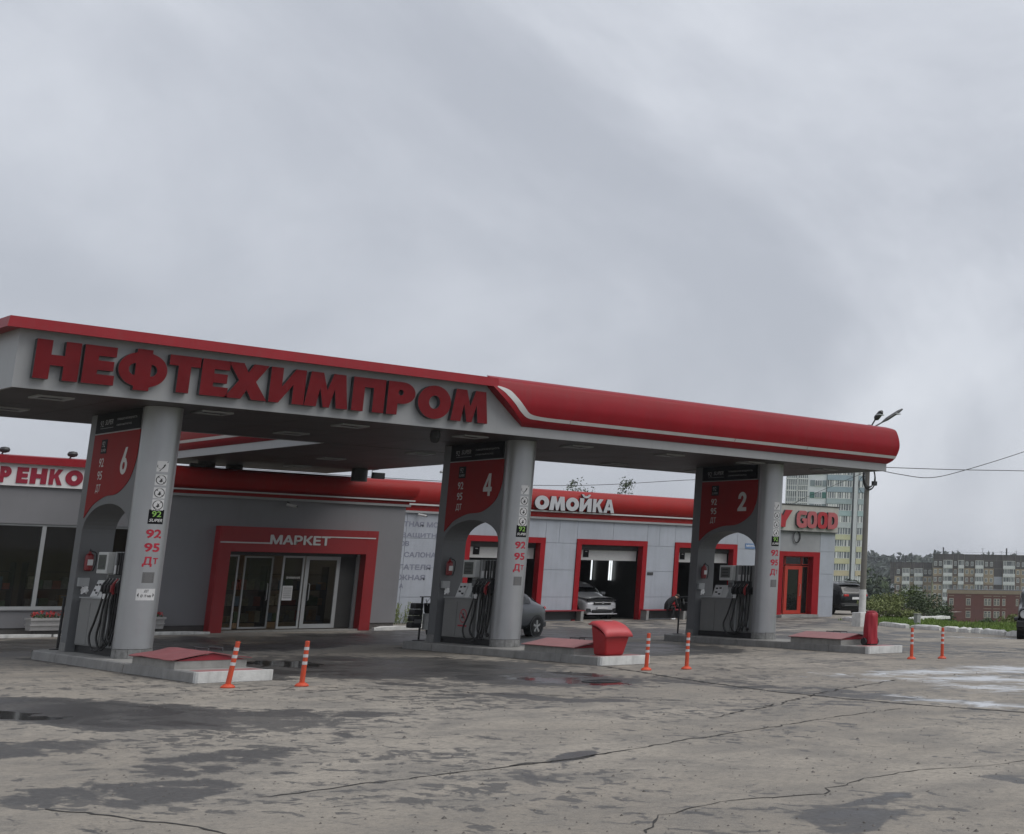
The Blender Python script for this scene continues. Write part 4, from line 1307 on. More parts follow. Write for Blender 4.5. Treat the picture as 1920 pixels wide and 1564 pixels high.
# shop windows
WXS = [4.2, 6.4, 8.6, 10.8, 13.05, 15.3]
for a, b_ in zip(WXS[:-1], WXS[1:]):
    mb = MB()
    mb.box(a + .0, a + .05, YW + .04, YW + .12, .80, 3.0)
    mb.box(b_ - .05, b_, YW + .04, YW + .12, .80, 3.0)
    mb.box(a, b_, YW + .04, YW + .12, 3.0, 3.06)
    mb.box(a, b_, YW + .04, YW + .12, .742, .80)
    w_ = mb.build('window', M_alu, mk)
    bx('pane', a + .05, b_ - .05, YW + .07, YW + .078, .80, 3.0, M_doorglass, w_)
bx('window_sill', 4.0, 15.3, YW - .06, YW + .03, .70, .742, M_alu, mk)
# red doorway
PYF = 46.12
mb = MB()
mb.box(17.46, 17.815, PYF, YW - .002, 0.0, 3.187)
mb.box(21.94, 22.285, PYF, YW - .002, 0.0, 3.187)
mb.box(17.817, 21.938, PYF, YW - .002, 2.43, 3.185)
pt = mb.build('red_portal', pm('portal_red', (0.25, 0.010, 0.013), .45, .08, 1.5), mk)
place_mesh(text_mesh('МАРКЕТ', .29, 1.83, .012, .035), 'lettering', (18.91, PYF - .004, 2.675), (1, 0, 0), (0, 0, 1), M_offw, pt)
bx('sign_line', 17.49, 18.92, PYF - .014, PYF - .002, 2.683, 2.722, M_offw, pt)
bx('sign_line', 20.72, 22.2, PYF - .014, PYF - .002, 2.93, 2.966, M_offw, pt)
bx('threshold', 17.82, 21.93, PYF + .05, YW + .1, .004, .05, M_conc, mk)
def glazed(x0, x1, z0, z1, y, fr, name, parent, handle=None, m=M_alu):
    mb = MB()
    mb.box(x0, x0 + fr, y, y + .06, z0, z1)
    mb.box(x1 - fr, x1, y, y + .06, z0, z1)
    mb.box(x0 + fr, x1 - fr, y, y + .06, z1 - fr, z1)
    mb.box(x0 + fr, x1 - fr, y, y + .06, z0, z0 + fr * 1.2)
    o = mb.build(name, m, parent)
    bx('pane', x0 + fr, x1 - fr, y + .026, y + .034, z0 + fr * 1.2, z1 - fr, M_doorglass, o)
    if handle:
        hx = handle
        MB().tube([(hx, y, .95), (hx, y - .05, .97), (hx, y - .05, 1.45), (hx, y, 1.47)], .014, 6).build('handle', M_steel, o)
    return o
DY = 46.56
glazed(17.83, 18.26, .08, 2.33, DY, .05, 'side_light', mk)
glazed(18.56, 19.42, .08, 2.30, DY + .35, .045, 'door', mk, 19.3)
glazed(19.56, 20.22, .08, 2.33, DY, .055, 'door', mk)
glazed(20.26, 21.34, .08, 2.33, DY, .11, 'door', mk, 20.42)
bx('side_panel', 21.36, 21.86, DY + .05, DY + .1, .08, 2.40, M_int, mk)
bx('door_post', 21.86, 21.935, DY - .05, DY + .1, .0, 2.42, M_alu, mk)
bx('door_header', 17.56, 22.08, DY, DY + .08, 2.335, 2.445, M_dark, mk)
bx('notice', 19.64, 19.94, DY + .015, DY + .022, .95, 1.40, M_sticker, mk)
mb = MB()
for k in range(6): mb.box(19.67, 19.91, DY + .011, DY + .0145, 1.02 + k * .06, 1.04 + k * .06)
mb.build('notice_lines', M_stickgr, mk)
place_mesh(text_mesh('ВНИМАНИЕ', .07, .42, 0, .02), 'lettering', (19.72, DY + .02, 1.62), (1, 0, 0), (0, 0, 1), M_offw, mk)
# goods inside, seen dimly through the glass
GC = [(0.30, 0.16, 0.05), (0.32, 0.07, 0.04), (0.12, 0.16, 0.2), (0.35, 0.3, 0.2), (0.1, 0.14, 0.07), (0.25, 0.22, 0.2)]
gm = [pm('goods_%d' % i, tuple(v * 1.4 for v in c), .5, .3, 12) for i, c in enumerate(GC)]
for si, (sx, sy, lb) in enumerate(((11.9, 47.9, 'dim shelf of goods inside the left shop window'), (14.1, 48.2, 'dim shelf of goods behind the window by the left pillar'), (18.7, 48.0, 'dim shelf of goods just inside the shop doorway'), (20.9, 48.6, 'dim shelf of goods behind the glazed shop door'), (9.6, 48.0, 'dim shelf of goods at the far left of the shop window'))):
    t = thing('goods_shelf', (sx, sy, .05), lb, 'shelf', 'goods shelves in the shop')
    mb = MB()
    for z in (.25, .75, 1.25, 1.75): mb.box(sx - .9, sx + .9, sy - .2, sy + .25, z - .02, z)
    mb.box(sx - .93, sx - .9, sy - .2, sy + .25, .05, 2.0)
    mb.box(sx + .9, sx + .93, sy - .2, sy + .25, .05, 2.0)
    mb.build('rack', M_dark, t)
    rr = random.Random(si)
    for z in (.25, .75, 1.25):
        x = sx - .85
        while x < sx + .78:
            w = rr.uniform(.12, .25)
            bx('goods', x, x + w - .02, sy - .18, sy + .1, z, z + rr.uniform(.15, .36), rr.choice(gm), t)
            x += w
MATS['shop_light'] = emit('shop_light', (1.0, 0.78, 0.52), 15.0)
for (x, y) in ((12.6, 51), (16, 51), (19, 50.5), (20.5, 52)):
    bx('ceiling_lamp', x - .6, x + .6, y - .12, y + .12, 4.02, 4.06, MATS['shop_light'], mk)
# wall camera and roof lamps
def bullet_cam(x, y, z, lb):
    t = thing('wall_camera', (x, y, z), lb, 'camera')
    MB().cyl((x, y, z + .08), (x, y - .16, z + .04), .018, n=8).build('arm', M_dark, t)
    MB().cyl((x - .05, y - .12, z + .0), (x + .16, y - .34, z - .06), .045, n=14).build('body', M_offw, t, smooth=True)
    MB().cyl((x + .16, y - .34, z - .06), (x + .165, y - .346, z - .061), .035, n=14).build('lens', M_black, t)
bullet_cam(19.45, YW, 3.93, 'small bullet camera on the grey wall above the shop doorway')
bullet_cam(26.3, 51.5, 4.0, 'white bullet camera over the lettered car wash wall')
for (x, lb) in ((13.45, 'grey roof lamp above the white sign board, next to the left pillar'), (11.83, 'grey roof lamp at the left photo edge above the sign board')):
    t = thing('roof_lamp', (x, 46.5, 4.95), lb, 'roof lamp', 'lamps on the shop roof edge')
    MB().cyl((x, 46.75, 4.92), (x, 46.55, 5.02), .02, n=8).build('arm', M_dark, t)
    MB().lathe([(.03, 4.97), (.11, 5.0), (.13, 5.06), (.10, 5.12), (.02, 5.14)], (x, 46.5, 0), 16).build('head', M_dark, t, smooth=True)
# pavement kerb before the shop
for i, (a, b_) in enumerate((((6.0, 45.62), (9.6, 45.6)), ((9.65, 45.6), (13.3, 45.6)), ((13.35, 45.6), (17.3, 45.6)))):
    kerb_block(a, b_, .12, .09, M_kwhite, 'kerb_stone', ('thin white kerb under the left shop window', 'thin white kerb left of the left pillar before the shop', 'thin white kerb between the left pillar and the red doorway')[i], 'kerb stone', 'white kerbs before the shop', 80 + i, .003, z0=0.0)
for i, (a, b_, lb) in enumerate((((22.3, 45.9), (24.1, 46.1), 'white kerb right of the red shop doorway'), ((24.15, 46.15), (24.9, 47.9), 'white kerb turning the corner by the weeds'))):
    kerb_block(a, b_, .2, .13, M_kwhite, 'kerb_stone', lb, 'kerb stone', None, 90 + i, .01, z0=0.0)
# flower planters
def planter(x0, x1, y, lb):
    t = thing('flower_planter', ((x0 + x1) / 2, y, 0.0), lb, 'planter', 'white flower planters before the shop')
    mb = MB()
    mb.prism([(y - .2, .17), (y + .2, .17), (y + .24, .44), (y - .24, .44)], x0 + .03, x1 - .03, 'x')
    mb.box(x0, x1, y - .27, y + .27, .44, .50)
    mb.box(x0 + .01, x1 - .01, y - .25, y + .25, .30, .335)
    mb.build('trough', pm('planter_white', (.42, .41, .40), .7, .15, 5), t)
    bx('pedestal', x0 + .15, x1 - .15, y - .14, y + .14, .0, .17, M_plinth, t)
    rr = random.Random(int(x0 * 10))
    for nm, n, mm, zz in (('leaves', 160, pm('planter_leaf', (.05, .08, .025), .7, .3, 8), .52), ('flowers', 90, pm('flower_red', (.45, .04, .04), .6, .3, 9), .60)):
        mb = MB()
        for k in range(n):
            c = Vector((rr.uniform(x0 + .06, x1 - .06), y + rr.uniform(-.2, .2), zz + rr.uniform(-.05, .08)))
            s_ = rr.uniform(.02, .05)
            a, b_ = Vector((rr.gauss(0, 1), rr.gauss(0, 1), rr.gauss(0, 1))).normalized() * s_, Vector((rr.gauss(0, 1), rr.gauss(0, 1), rr.gauss(0, 1))).normalized() * s_
            mb.add([c - a, c + b_, c + a, c - b_], [(0, 1, 2, 3)])
        mb.build(nm, mm, t, fix=False)
planter(12.80, 13.95, 45.95, 'white flower planter with red flowers left of the left pillar')
planter(15.05, 16.13, 45.95, 'white flower planter peeping out right of the left pillar')

# ================================================================== the car wash
YC_ = 51.5
cw = thing('car_wash_building', (36.0, 55.0, 0.0), 'pale car wash building with red framed gates and red roof band', 'building')
GATES = [28.25, 33.14, 38.03]
GW = 3.44
ZROW = [0.0, .95, 2.04, 3.12, 4.05]
def panel(x0, x1, z0, z1):
    bx('wall_panel', x0 + .006, x1 - .006, YC_, YC_ + .05, z0 + .006, z1 - .006, M_cwall, cw)
for (x0, x1) in ((23.35, 25.9), (25.9, 28.25), (31.69, 33.14), (36.58, 38.03), (41.47, 44.05)):
    for z0, z1 in zip(ZROW[:-1], ZROW[1:]):
        if x1 - x0 < 1.6 and z0 > 3:      # stepped joints over the piers
            xm = x0 + .62
            panel(x0, xm, z0, z1); panel(xm, x1, z0, z1)
        else:
            panel(x0, x1, z0, z1)
for gx in GATES:
    for k in range(2):
        panel(gx + k * GW / 2, gx + (k + 1) * GW / 2, 3.31, 4.05)
for z0, z1 in zip(ZROW[:-1], ZROW[1:]):
    panel(46.56, 47.53, z0, z1)
mb = MB()
cuts = [23.75] + [c for gx in GATES for c in (gx + .1, gx + GW - .1)] + [44.25, 46.4, 47.5]
for i in range(0, len(cuts) - 1, 2):
    mb.box(cuts[i], cuts[i + 1], YC_ + .055, YC_ + .28, 0.0, 4.1)
for i in range(1, len(cuts) - 1, 2):
    mb.box(cuts[i] + .002, cuts[i + 1] - .002, YC_ + .055, YC_ + .28, 3.2, 4.1)
mb.build('backing_wall', M_cwall, cw)
mb = MB()
mb.box(47.30, 47.526, YC_ + .285, 66, 0.0, 4.1)
mb.build('side_wall', M_mwall, cw)
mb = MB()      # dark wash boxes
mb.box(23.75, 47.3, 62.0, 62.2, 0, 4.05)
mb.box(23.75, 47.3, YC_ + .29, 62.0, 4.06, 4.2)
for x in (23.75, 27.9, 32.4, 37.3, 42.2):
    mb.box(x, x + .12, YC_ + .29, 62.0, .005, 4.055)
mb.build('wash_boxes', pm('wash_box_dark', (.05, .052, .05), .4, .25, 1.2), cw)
# red band and mouldings
CB = smooth_poly([(0.04, 4.40), (0.16, 4.48), (0.24, 4.66), (0.25, 4.85), (0.19, 5.05), (0.08, 5.2), (-0.2, 5.27)], 4)
band(23.75, 43.6, YC_, CB, M_redwall, 'red_band', cw, False)
rail(23.75, 43.6, YC_, 4.345, 4.40, .17, M_offw, 'moulding', cw, False)
rail(23.75, 43.6, YC_, 4.14, 4.342, .05, M_redwall, 'red_underband', cw, False)
rail(23.75, 43.6, YC_, 4.055, 4.138, .10, M_grey, 'moulding', cw, False)
for g, a, b_, z1 in (('О', 30.90, 31.53, 4.93), ('М', 31.55, 32.28, 4.93), ('О', 32.30, 32.90, 4.92), ('Й', 32.94, 33.50, 4.92), ('К', 33.56, 34.05, 4.92), ('А', 34.08, 34.60, 4.93)):
    letter(g, a, b_, 4.42, z1 + .05, YC_ - .22, .1, [pm('letter_silver', (.45, .46, .48), .45, .08, 4), M_letside], cw)
me = contour_mesh([[(.02, .13), (.12, .13), (.17, .07), (.31, .07), (.36, .13), (.46, .13), (.38, .02), (.3, -.02), (.18, -.02), (.1, .02)]], .1, 1)
place_mesh(me, 'letter', (32.98, YC_ - .22, 5.0), (1, 0, 0), (0, 0, 1), [MATS['letter_silver'], M_letside], cw)
# gates
for i, gx in enumerate(GATES):
    mb = MB()
    mb.box(gx, gx + .22, YC_ - .05, YC_ + .30, 0.0, 3.31)
    mb.box(gx + GW - .22, gx + GW, YC_ - .05, YC_ + .30, 0.0, 3.31)
    mb.box(gx + .222, gx + GW - .222, YC_ - .05, YC_ + .30, 3.09, 3.308)
    mb.build('gate_frame', M_redframe, cw)
    bx('shutter_rail', gx + .225, gx + GW - .225, YC_ + .32, YC_ + .40, 2.885, 3.20, M_dark, cw)
    sh = bx('shutter', gx + .225, gx + GW - .225, YC_ + .41, YC_ + .45, 2.46, 2.92, M_display, cw)
    bx('shutter_lip', gx + .225, gx + GW - .225, YC_ + .395, YC_ + .408, 2.46, 2.50, M_offw, sh)
    bx('box_number', gx + .60, gx + .86, YC_ + .395, YC_ + .408, 2.58, 2.88, M_signblk, sh)
    bx('number_glint', gx + .68, gx + .78, YC_ + .388, YC_ + .394, 2.80, 2.83, M_sticker, sh)
MATS['tube_light'] = emit('tube_light', (0.92, 0.97, 1.0), 1.0)
for (x, y) in ((37.22, 56.5), (37.22, 55.1), (37.22, 54.95)):
    bx('lamp_tube', x - .02, x + .02, y - .025, y + .025, 1.62, 2.95, MATS['tube_light'], cw)
# blue plate between gate and entrance
o = bx('blue_plate', 41.94, 42.95, YC_ - .02, YC_ - .004, 3.14, 3.38, pm('plate_blue', (.12, .20, .36), .45, .08, 5), cw)
place_mesh(text_mesh('МАНСАРД', .11, .86, 0, .02), 'lettering', (42.0, YC_ - .0235, 3.215), (1, 0, 0), (0, 0, 1), M_white, o)
# lettered wall beside the shop
for s_, zz, x0, h_, w_ in (('ТНАЯ МО', 3.54, 25.78, .2, 1.36), ('ЗАЩИТН', 3.12, 25.74, .2, 1.36), ('ОВ', 2.82, 25.70, .19, .36), ('А САЛОНА', 2.41, 25.62, .2, 1.52), ('ГАТЕЛЯ', 1.95, 25.76, .2, 1.22), ('ЖНАЯ', 1.57, 25.80, .2, 1.0), ('А', 1.27, 25.83, .18, .16)):
    place_mesh(text_mesh(s_, h_, w_, 0, .035), 'lettering', (x0, YC_ - .004, zz), (1, 0, 0), (0, 0, 1), pm('faded_letter', (.20, .21, .26), .6, .15, 6), cw)
# the part with the shop sign
mb = MB()
mb.box(44.05, 46.56, YC_ + .01, YC_ + .052, 3.06, 4.05)
mb.build('repaired_wall', pm('patched_grey', (.27, .275, .285), .6, .12, 1.3), cw)
mb = MB()
mb.box(43.6, 47.56, YC_ - .12, YC_ + .28, 4.06, 5.27)
mb.build('sign_parapet', pm('parapet_cream', (.40, .39, .36), .6, .1, 1.5, streak=.15), cw)
bx('parapet_cap', 43.58, 47.60, YC_ - .15, YC_ + .3, 5.272, 5.32, M_dark, cw)
bx('parapet_base', 43.58, 47.58, YC_ - .14, YC_ - .0, 4.02, 4.058, M_dark, cw)
M_pink = pm('letter_pink', (.38, .09, .10), .5, .1, 3)
M_lred = pm('letter_bright_red', (.36, .015, .025), .5, .1, 3)
for g, a, b_, mm in (('Y2', 43.30, 44.50, M_lred), ('G2', 44.76, 45.42, M_pink), ('O2', 45.44, 46.08, M_pink), ('O2', 46.10, 46.76, M_lred), ('D2', 46.78, 47.44, M_pink)):
    letter(g, a, b_, 4.21, 5.02, YC_ - .122, .12, [mm, M_letside], cw)
# coil of cable on the wall
t = thing('cable_coil', (45.0, YC_ - .06, 3.75), 'loop of black cable hanging below the red letter sign', 'cable')
for k in range(3):
    MB().tube([(45.0 + (.17 + .02 * k) * math.cos(a), YC_ - .03 - .02 * k, 3.78 + (.26 + .015 * k) * math.sin(a)) for a in [2 * math.pi * i / 28 for i in range(29)]], .013, 6).build('loop', M_rubber, t)
# red entrance
mb = MB()
mb.box(43.9, 44.25, YC_ - .03, YC_ + .45, .06, 3.08)
mb.box(46.14, 46.555, YC_ - .03, YC_ + .45, .0, 3.08)
mb.box(44.252, 46.138, YC_ - .03, YC_ + .45, 2.86, 3.078)
en = mb.build('entrance_frame', M_redframe, cw)
M_door = pm('door_orange_red', (.42, .035, .02), .42, .08, 3)
for (a, b_, z0, z1) in ((44.26, 44.62, .15, 2.40), (45.72, 46.13, .15, 2.40), (44.26, 44.62, 2.46, 2.85), (44.66, 45.66, 2.46, 2.85), (45.72, 46.13, 2.46, 2.85)):
    f_ = MB().box(a, a + .03, YC_ + .3, YC_ + .36, z0, z1).box(b_ - .03, b_, YC_ + .3, YC_ + .36, z0, z1).box(a + .03, b_ - .03, YC_ + .3, YC_ + .36, z0, z0 + .03).box(a + .03, b_ - .03, YC_ + .3, YC_ + .36, z1 - .03, z1).build('side_light', M_door, cw)
    bx('pane', a + .03, b_ - .03, YC_ + .325, YC_ + .335, z0 + .03, z1 - .03, M_glass, f_)
dr = MB().box(44.64, 44.82, YC_ + .27, YC_ + .34, .15, 2.42).box(45.50, 45.69, YC_ + .27, YC_ + .34, .15, 2.42).box(44.82, 45.50, YC_ + .27, YC_ + .34, 2.24, 2.42).box(44.82, 45.50, YC_ + .27, YC_ + .34, .15, .32).build('door', M_door, cw)
bx('pane', 44.82, 45.50, YC_ + .30, YC_ + .31, .32, 2.24, M_glass, dr)
MB().tube([(45.58, YC_ + .27, 1.0), (45.58, YC_ + .2, 1.02), (45.58, YC_ + .2, 1.55), (45.58, YC_ + .27, 1.57)], .015, 6).build('handle', M_steel, dr)
bx('step', 43.9, 46.2, YC_ - .5, YC_ + .3, .003, .13, M_conc, cw)
# benches
def bench(x0, x1, y, lb):
    t = thing('bench', ((x0 + x1) / 2, y, 0), lb, 'bench', 'benches before the car wash')
    for k in range(2): bx('seat_plank', x0 - .06, x1 + .06, y - .22 + k * .23, y - .01 + k * .23, .40, .44, M_hatchd, t)
    for x in (x0, x1 - .12):
        MB().prism([(y - .2, .0), (y + .2, .0), (y + .2, .398), (y - .22, .398)], x, x + .12, 'x').build('leg', pm('bench_concrete', (.26, .26, .25), .8, .15, 5), t)
    bx('back_board', x0 + .12, x1 - .12, y + .14, y + .18, .05, .39, M_dark, t)
bench(30.9, 33.25, 51.0, 'red topped bench behind the grey saloon car')
bench(36.28, 38.3, 51.0, 'red topped bench under the sitting person')
t = thing('steel_urn', (38.62, 51.1, 0.0), 'round steel waste urn beside the sitting person', 'waste bin')
MB().lathe([(.15, .003), (.16, .05), (.16, .58), (.13, .62), (.12, .64)], (38.62, 51.1, 0), 20).build('drum', M_steel, t, smooth=True)
MB().lathe([(.17, .58), (.175, .6), (.17, .625)], (38.62, 51.1, 0), 20).build('rim', M_dark, t, smooth=True)
o = tag(bx('wall_plate', 36.68, 36.98, YC_ - .02, YC_ - .003, 1.88, 2.0, M_dark), 'small dark plate on the pier between the wash gates', 'plate')
# ================================================================== vehicles
def car(name, lb, cat, loc, rz, L_, W, st, paint, wheels, wr, group=None, tail=False, zb=.2, extra=None, ww_=.2):
    """local frame: x forward, origin on the ground mid-car. st: stations (x, width factor, belt z, roof z, roof half-width factor)"""
    t = thing(name, (0, 0, 0), lb, cat, group)
    hw = W / 2
    secs = []
    for (x, wf, zbelt, zr, rf) in st:
        w = hw * wf
        s_ = [(0.0, zb), (w * .82, zb), (w * .97, zb + .12), (w, zb + (zbelt - zb) * .5), (w * .985, zbelt - .08), (w * .95, zbelt), (w * (.95 * .5 + rf * .5), zbelt + (zr - zbelt) * .55), (w * rf, zr - (zr - zbelt) * .12), (w * rf * .82, zr), (0.0, zr + .012)]
        secs.append((x, s_))
    def surf(u, v, side=1, off=0.0):
        i = min(int(u), len(secs) - 2); a = u - i
        j = min(int(v), 8); b_ = v - j
        def pt(ii, jj): return Vector((secs[ii][0], side * secs[ii][1][jj][0], secs[ii][1][jj][1]))
        p = (pt(i, j) * (1 - a) + pt(i + 1, j) * a) * (1 - b_) + (pt(i, j + 1) * (1 - a) + pt(i + 1, j + 1) * a) * b_
        if off:
            du = pt(i + 1, j) * (1 - b_) + pt(i + 1, j + 1) * b_ - pt(i, j) * (1 - b_) - pt(i, j + 1) * b_
            dv = pt(i, j + 1) * (1 - a) + pt(i + 1, j + 1) * a - pt(i, j) * (1 - a) - pt(i + 1, j) * a
            n_ = du.cross(dv) * side
            if n_.length > 1e-9:
                n_.normalize()
                p = p + n_ * off
        return p
    mb = MB()
    vs = []
    for x, s_ in secs:
        vs += [(x, y, z) for (y, z) in s_] + [(x, -y, z) for (y, z) in reversed(s_[1:-1])]
    k = 18
    fs = [(i * k + j, i * k + (j + 1) % k, (i + 1) * k + (j + 1) % k, (i + 1) * k + j) for i in range(len(secs) - 1) for j in range(k)]
    fs += [tuple(reversed(range(k))), tuple(range((len(secs) - 1) * k, len(secs) * k))]
    mb.add(vs, fs)
    body = mb.build('body', paint, t, smooth=True, local=True)
    bvm = body.modifiers.new('soften', 'SUBSURF'); bvm.levels = 1; bvm.render_levels = 2
    for e_ in (): pass
    def glass_patch(nm, u0, u1, v0, v1, sides=(1, -1), m=M_glass, off=.018, n=6):
        for sd in sides:
            MB().grid(lambda a, b_: surf(u0 + (u1 - u0) * a, v0 + (v1 - v0) * b_, sd, off), n, 4).build(nm, m, t, smooth=True, local=True, fix=False)
    for wx in wheels:
        for sd in (1, -1):
            yo = sd * (hw * .985)
            arch_ = MB().cyl((wx, yo - sd * .24, wr), (wx, yo + sd * .004, wr), wr + .055, n=28).build('wheel_arch', M_black, t, smooth=True, local=True)
            tp = [(wr * .66, -ww_ / 2), (wr * .93, -ww_ / 2), (wr, -ww_ * .32), (wr, ww_ * .32), (wr * .93, ww_ / 2), (wr * .66, ww_ / 2)]
            yc = yo - sd * (ww_ / 2 - .018)
            vs, n = [], 28
            for (r_, y) in tp:
                vs += [(wx + r_ * math.cos(2 * math.pi * i / n), yc + y, wr + r_ * math.sin(2 * math.pi * i / n)) for i in range(n)]
            w_ = MB().add(vs, [(q * n + i, q * n + (i + 1) % n, (q + 1) * n + (i + 1) % n, (q + 1) * n + i) for q in range(len(tp) - 1) for i in range(n)]).build('wheel', M_tyre, t, smooth=True, local=True)
            mr = MB()
            face = yo + sd * .006
            for q in range(5):
                a = 2 * math.pi * q / 5 + .3
                c_, s_ = math.cos(a), math.sin(a)
                px_, pz_ = -s_, c_
                pl = [(wx + c_ * r_ + px_ * h_, wr + s_ * r_ + pz_ * h_) for r_, h_ in ((wr * .1, wr * .09), (wr * .64, wr * .12), (wr * .64, -wr * .12), (wr * .1, -wr * .09))]
                mr.prism(pl, face - sd * .03, face, 'y')
            mr.cyl((wx, face - sd * .03, wr), (wx, face + sd * .008, wr), wr * .15, n=14)
            ring_ = [(wx + wr * .7 * math.cos(2 * math.pi * i / 28), face - sd * .015, wr + wr * .7 * math.sin(2 * math.pi * i / 28)) for i in range(29)]
            mr.tube(ring_, wr * .055, 6)
            mr.build('rim', M_rim, w_, smooth=True, local=True)
            MB().cyl((wx, yc - sd * .02, wr), (wx, yc + sd * .03, wr), wr * .64, n=24).build('brake_disc', M_dark, w_, local=True)
    if extra: extra(t, surf, glass_patch, hw)
    t.location = loc
    t.rotation_euler = (0, 0, rz)
    t['org'] = [float(v) for v in loc]
    return t
def lbox(t, nm, x0, x1, y0, y1, z0, z1, m, ch=0.0):
    return MB().box(x0, x1, y0, y1, z0, z1, ch).build(nm, m, t, local=True)

# grey saloon, tail to the right
M_carg = pm('paint_grey_metallic', (.085, .09, .10), .32, .05, 5, metal=.5, coat=.5)
def sedan_x(t, surf, gp, hw):
    gp('side_window', 3.15, 4.45, 5.2, 6.75)
    gp('side_window', 4.55, 5.6, 5.2, 6.7)
    gp('windscreen', 2.1, 2.95, 6.2, 9.0)
    gp('rear_window', 6.15, 6.95, 6.2, 9.0)
    for sd in (1, -1):
        MB().grid(lambda a, b_: surf(7.45 + .52 * a, 4.0 + .95 * b_, sd, .012), 5, 4).build('tail_lamp', M_tail, t, smooth=True, local=True, fix=False)
        MB().grid(lambda a, b_: surf(.1 + .5 * a, 3.9 + .9 * b_, sd, .012), 5, 4).build('head_lamp', M_lamp, t, smooth=True, local=True, fix=False)
        lbox(t, 'door_handle', -.62, -.48, sd * hw * .96 - .02, sd * hw * .96 + .025, .80, .825, M_carg)
    lbox(t, 'rear_plate', -2.035, -2.0, -.26, .26, .62, .73, M_white)
    lbox(t, 'rear_bumper', -2.0, -1.8, -hw * .86, hw * .86, .26, .42, M_dark, .03)
_SED = [(2.12, .72, .60, .64, .6), (1.9, .88, .74, .79, .7), (1.0, .97, .86, .93, .72), (.35, 1.0, .90, 1.28, .74), (-.2, 1.0, .92, 1.43, .72), (-.75, 1.0, .93, 1.42, .72), (-1.2, .99, .94, 1.24, .73), (-1.65, .96, .94, .99, .74), (-2.02, .88, .88, .92, .7), (-2.12, .78, .70, .74, .66)]
SED = [(x * .95, *r_) for (x, *r_) in _SED]
car('saloon_car', 'dark grey saloon car parked behind pillar 4 with its tail showing', 'car', (22.85, 39.95, 0.005), math.pi + R(25), 4.24, 1.70, SED, M_carg, (1.32, -1.33), .295, extra=sedan_x)

# black estate car at the end of the building, tail to the viewer
M_carb = pm('paint_black', (.006, .006, .007), .25, .1, 5, spec=.3, coat=.15)
def suv_x(t, surf, gp, hw):
    gp('side_window', 2.9, 4.9, 5.2, 6.8)
    gp('windscreen', 1.6, 2.6, 6.2, 9.0)
    MB().grid(lambda a, b_: Vector((-2.0 - .30 * (1 - b_) - .012, (a - .5) * 2 * hw * (.78 - .06 * b_), 1.08 + .40 * b_)), 8, 5).build('rear_window', M_glass, t, smooth=True, local=True, fix=False)
    lbox(t, 'spoiler', -2.12, -1.75, -hw * .66, hw * .66, 1.585, 1.625, M_carb, .015)
    for sd in (1, -1):
        MB().tube([(.6, sd * hw * .62, 1.66), (-.5, sd * hw * .64, 1.70), (-1.6, sd * hw * .62, 1.66)], .022, 8).build('roof_rail', M_steel, t, smooth=True, local=True)
        lbox(t, 'tail_lamp', -2.365, -2.15, sd * hw * .58 - .16, sd * hw * .58 + .16, .93, 1.04, M_tail, .02)
    lbox(t, 'plate', -2.385, -2.36, -.25, .25, .78, .90, M_white)
    lbox(t, 'bumper', -2.38, -2.1, -hw * .9, hw * .9, .42, .60, M_black, .03)
    lbox(t, 'bumper_trim', -2.395, -2.3, -hw * .7, hw * .7, .48, .51, M_steel)
SUV = [(2.3, .7, .62, .68, .6), (2.1, .9, .88, .95, .7), (1.2, .98, 1.0, 1.07, .72), (.6, 1.0, 1.04, 1.42, .74), (.0, 1.0, 1.05, 1.62, .74), (-.9, 1.0, 1.06, 1.65, .74), (-1.7, .99, 1.06, 1.60, .74), (-2.1, .96, 1.04, 1.44, .76), (-2.32, .9, .98, 1.04, .8), (-2.36, .84, .80, .84, .8)]
car('estate_car', 'black estate car half hidden behind the end of the car wash', 'car', (51.15, 55.9, 0.0), R(87), 4.66, 2.15, SUV, M_carb, (1.42, -1.38), .36, extra=suv_x)

# white car standing in the wash gate, bonnet ajar
M_carw = pm('paint_white', (.52, .53, .55), .3, .05, 5, coat=.5)
def white_x(t, surf, gp, hw):
    gp('side_window', 2.95, 4.6, 5.2, 6.8)
    gp('windscreen', 1.95, 2.95, 6.15, 9.0)
    lbox(t, 'grille', 2.115, 2.15, -.42, .42, .60, .72, M_black, .02)
    lbox(t, 'lower_grille', 2.125, 2.165, -.48, .48, .27, .40, M_black, .02)
    lbox(t, 'chrome_bar', 2.14, 2.175, -.4, .4, .675, .705, M_steel, .01)
    MB().cyl((2.15, 0, .69), (2.185, 0, .69), .055, n=18).build('emblem', M_steel, t, local=True)
    lbox(t, 'number_plate', 2.155, 2.185, -.26, .26, .43, .535, M_sticker)
    lbox(t, 'bonnet_gap', 2.0, 2.11, -hw * .8, hw * .8, .765, .825, M_black)
    for sd in (1, -1):
        MB().grid(lambda a, b_: Vector((2.06 - .28 * a + .02, sd * (hw * .50 + hw * .40 * a), .60 + .17 * b_ + .03 * a)), 6, 3).build('head_lamp', M_lamp, t, smooth=True, local=True, fix=False)
        lbox(t, 'mirror', .70, .86, sd * (hw + .02) - .1, sd * (hw + .02) + .1, 1.0, 1.12, M_carw, .03)
        lbox(t, 'fog_recess', 2.05, 2.10, sd * hw * .66 - .14, sd * hw * .66 + .14, .30, .46, M_black, .02)
    MB().grid(lambda a, b_: Vector((2.06 - 1.1 * a, (b_ - .5) * 2 * hw * (.80 + .1 * a), .86 + .10 * a + .05 * math.sin(math.pi * b_) )), 8, 8).build('bonnet', M_carw, t, smooth=True, local=True, fix=False)
    lbox(t, 'lip', 2.08, 2.19, -hw * .85, hw * .85, .20, .245, M_carw, .015)
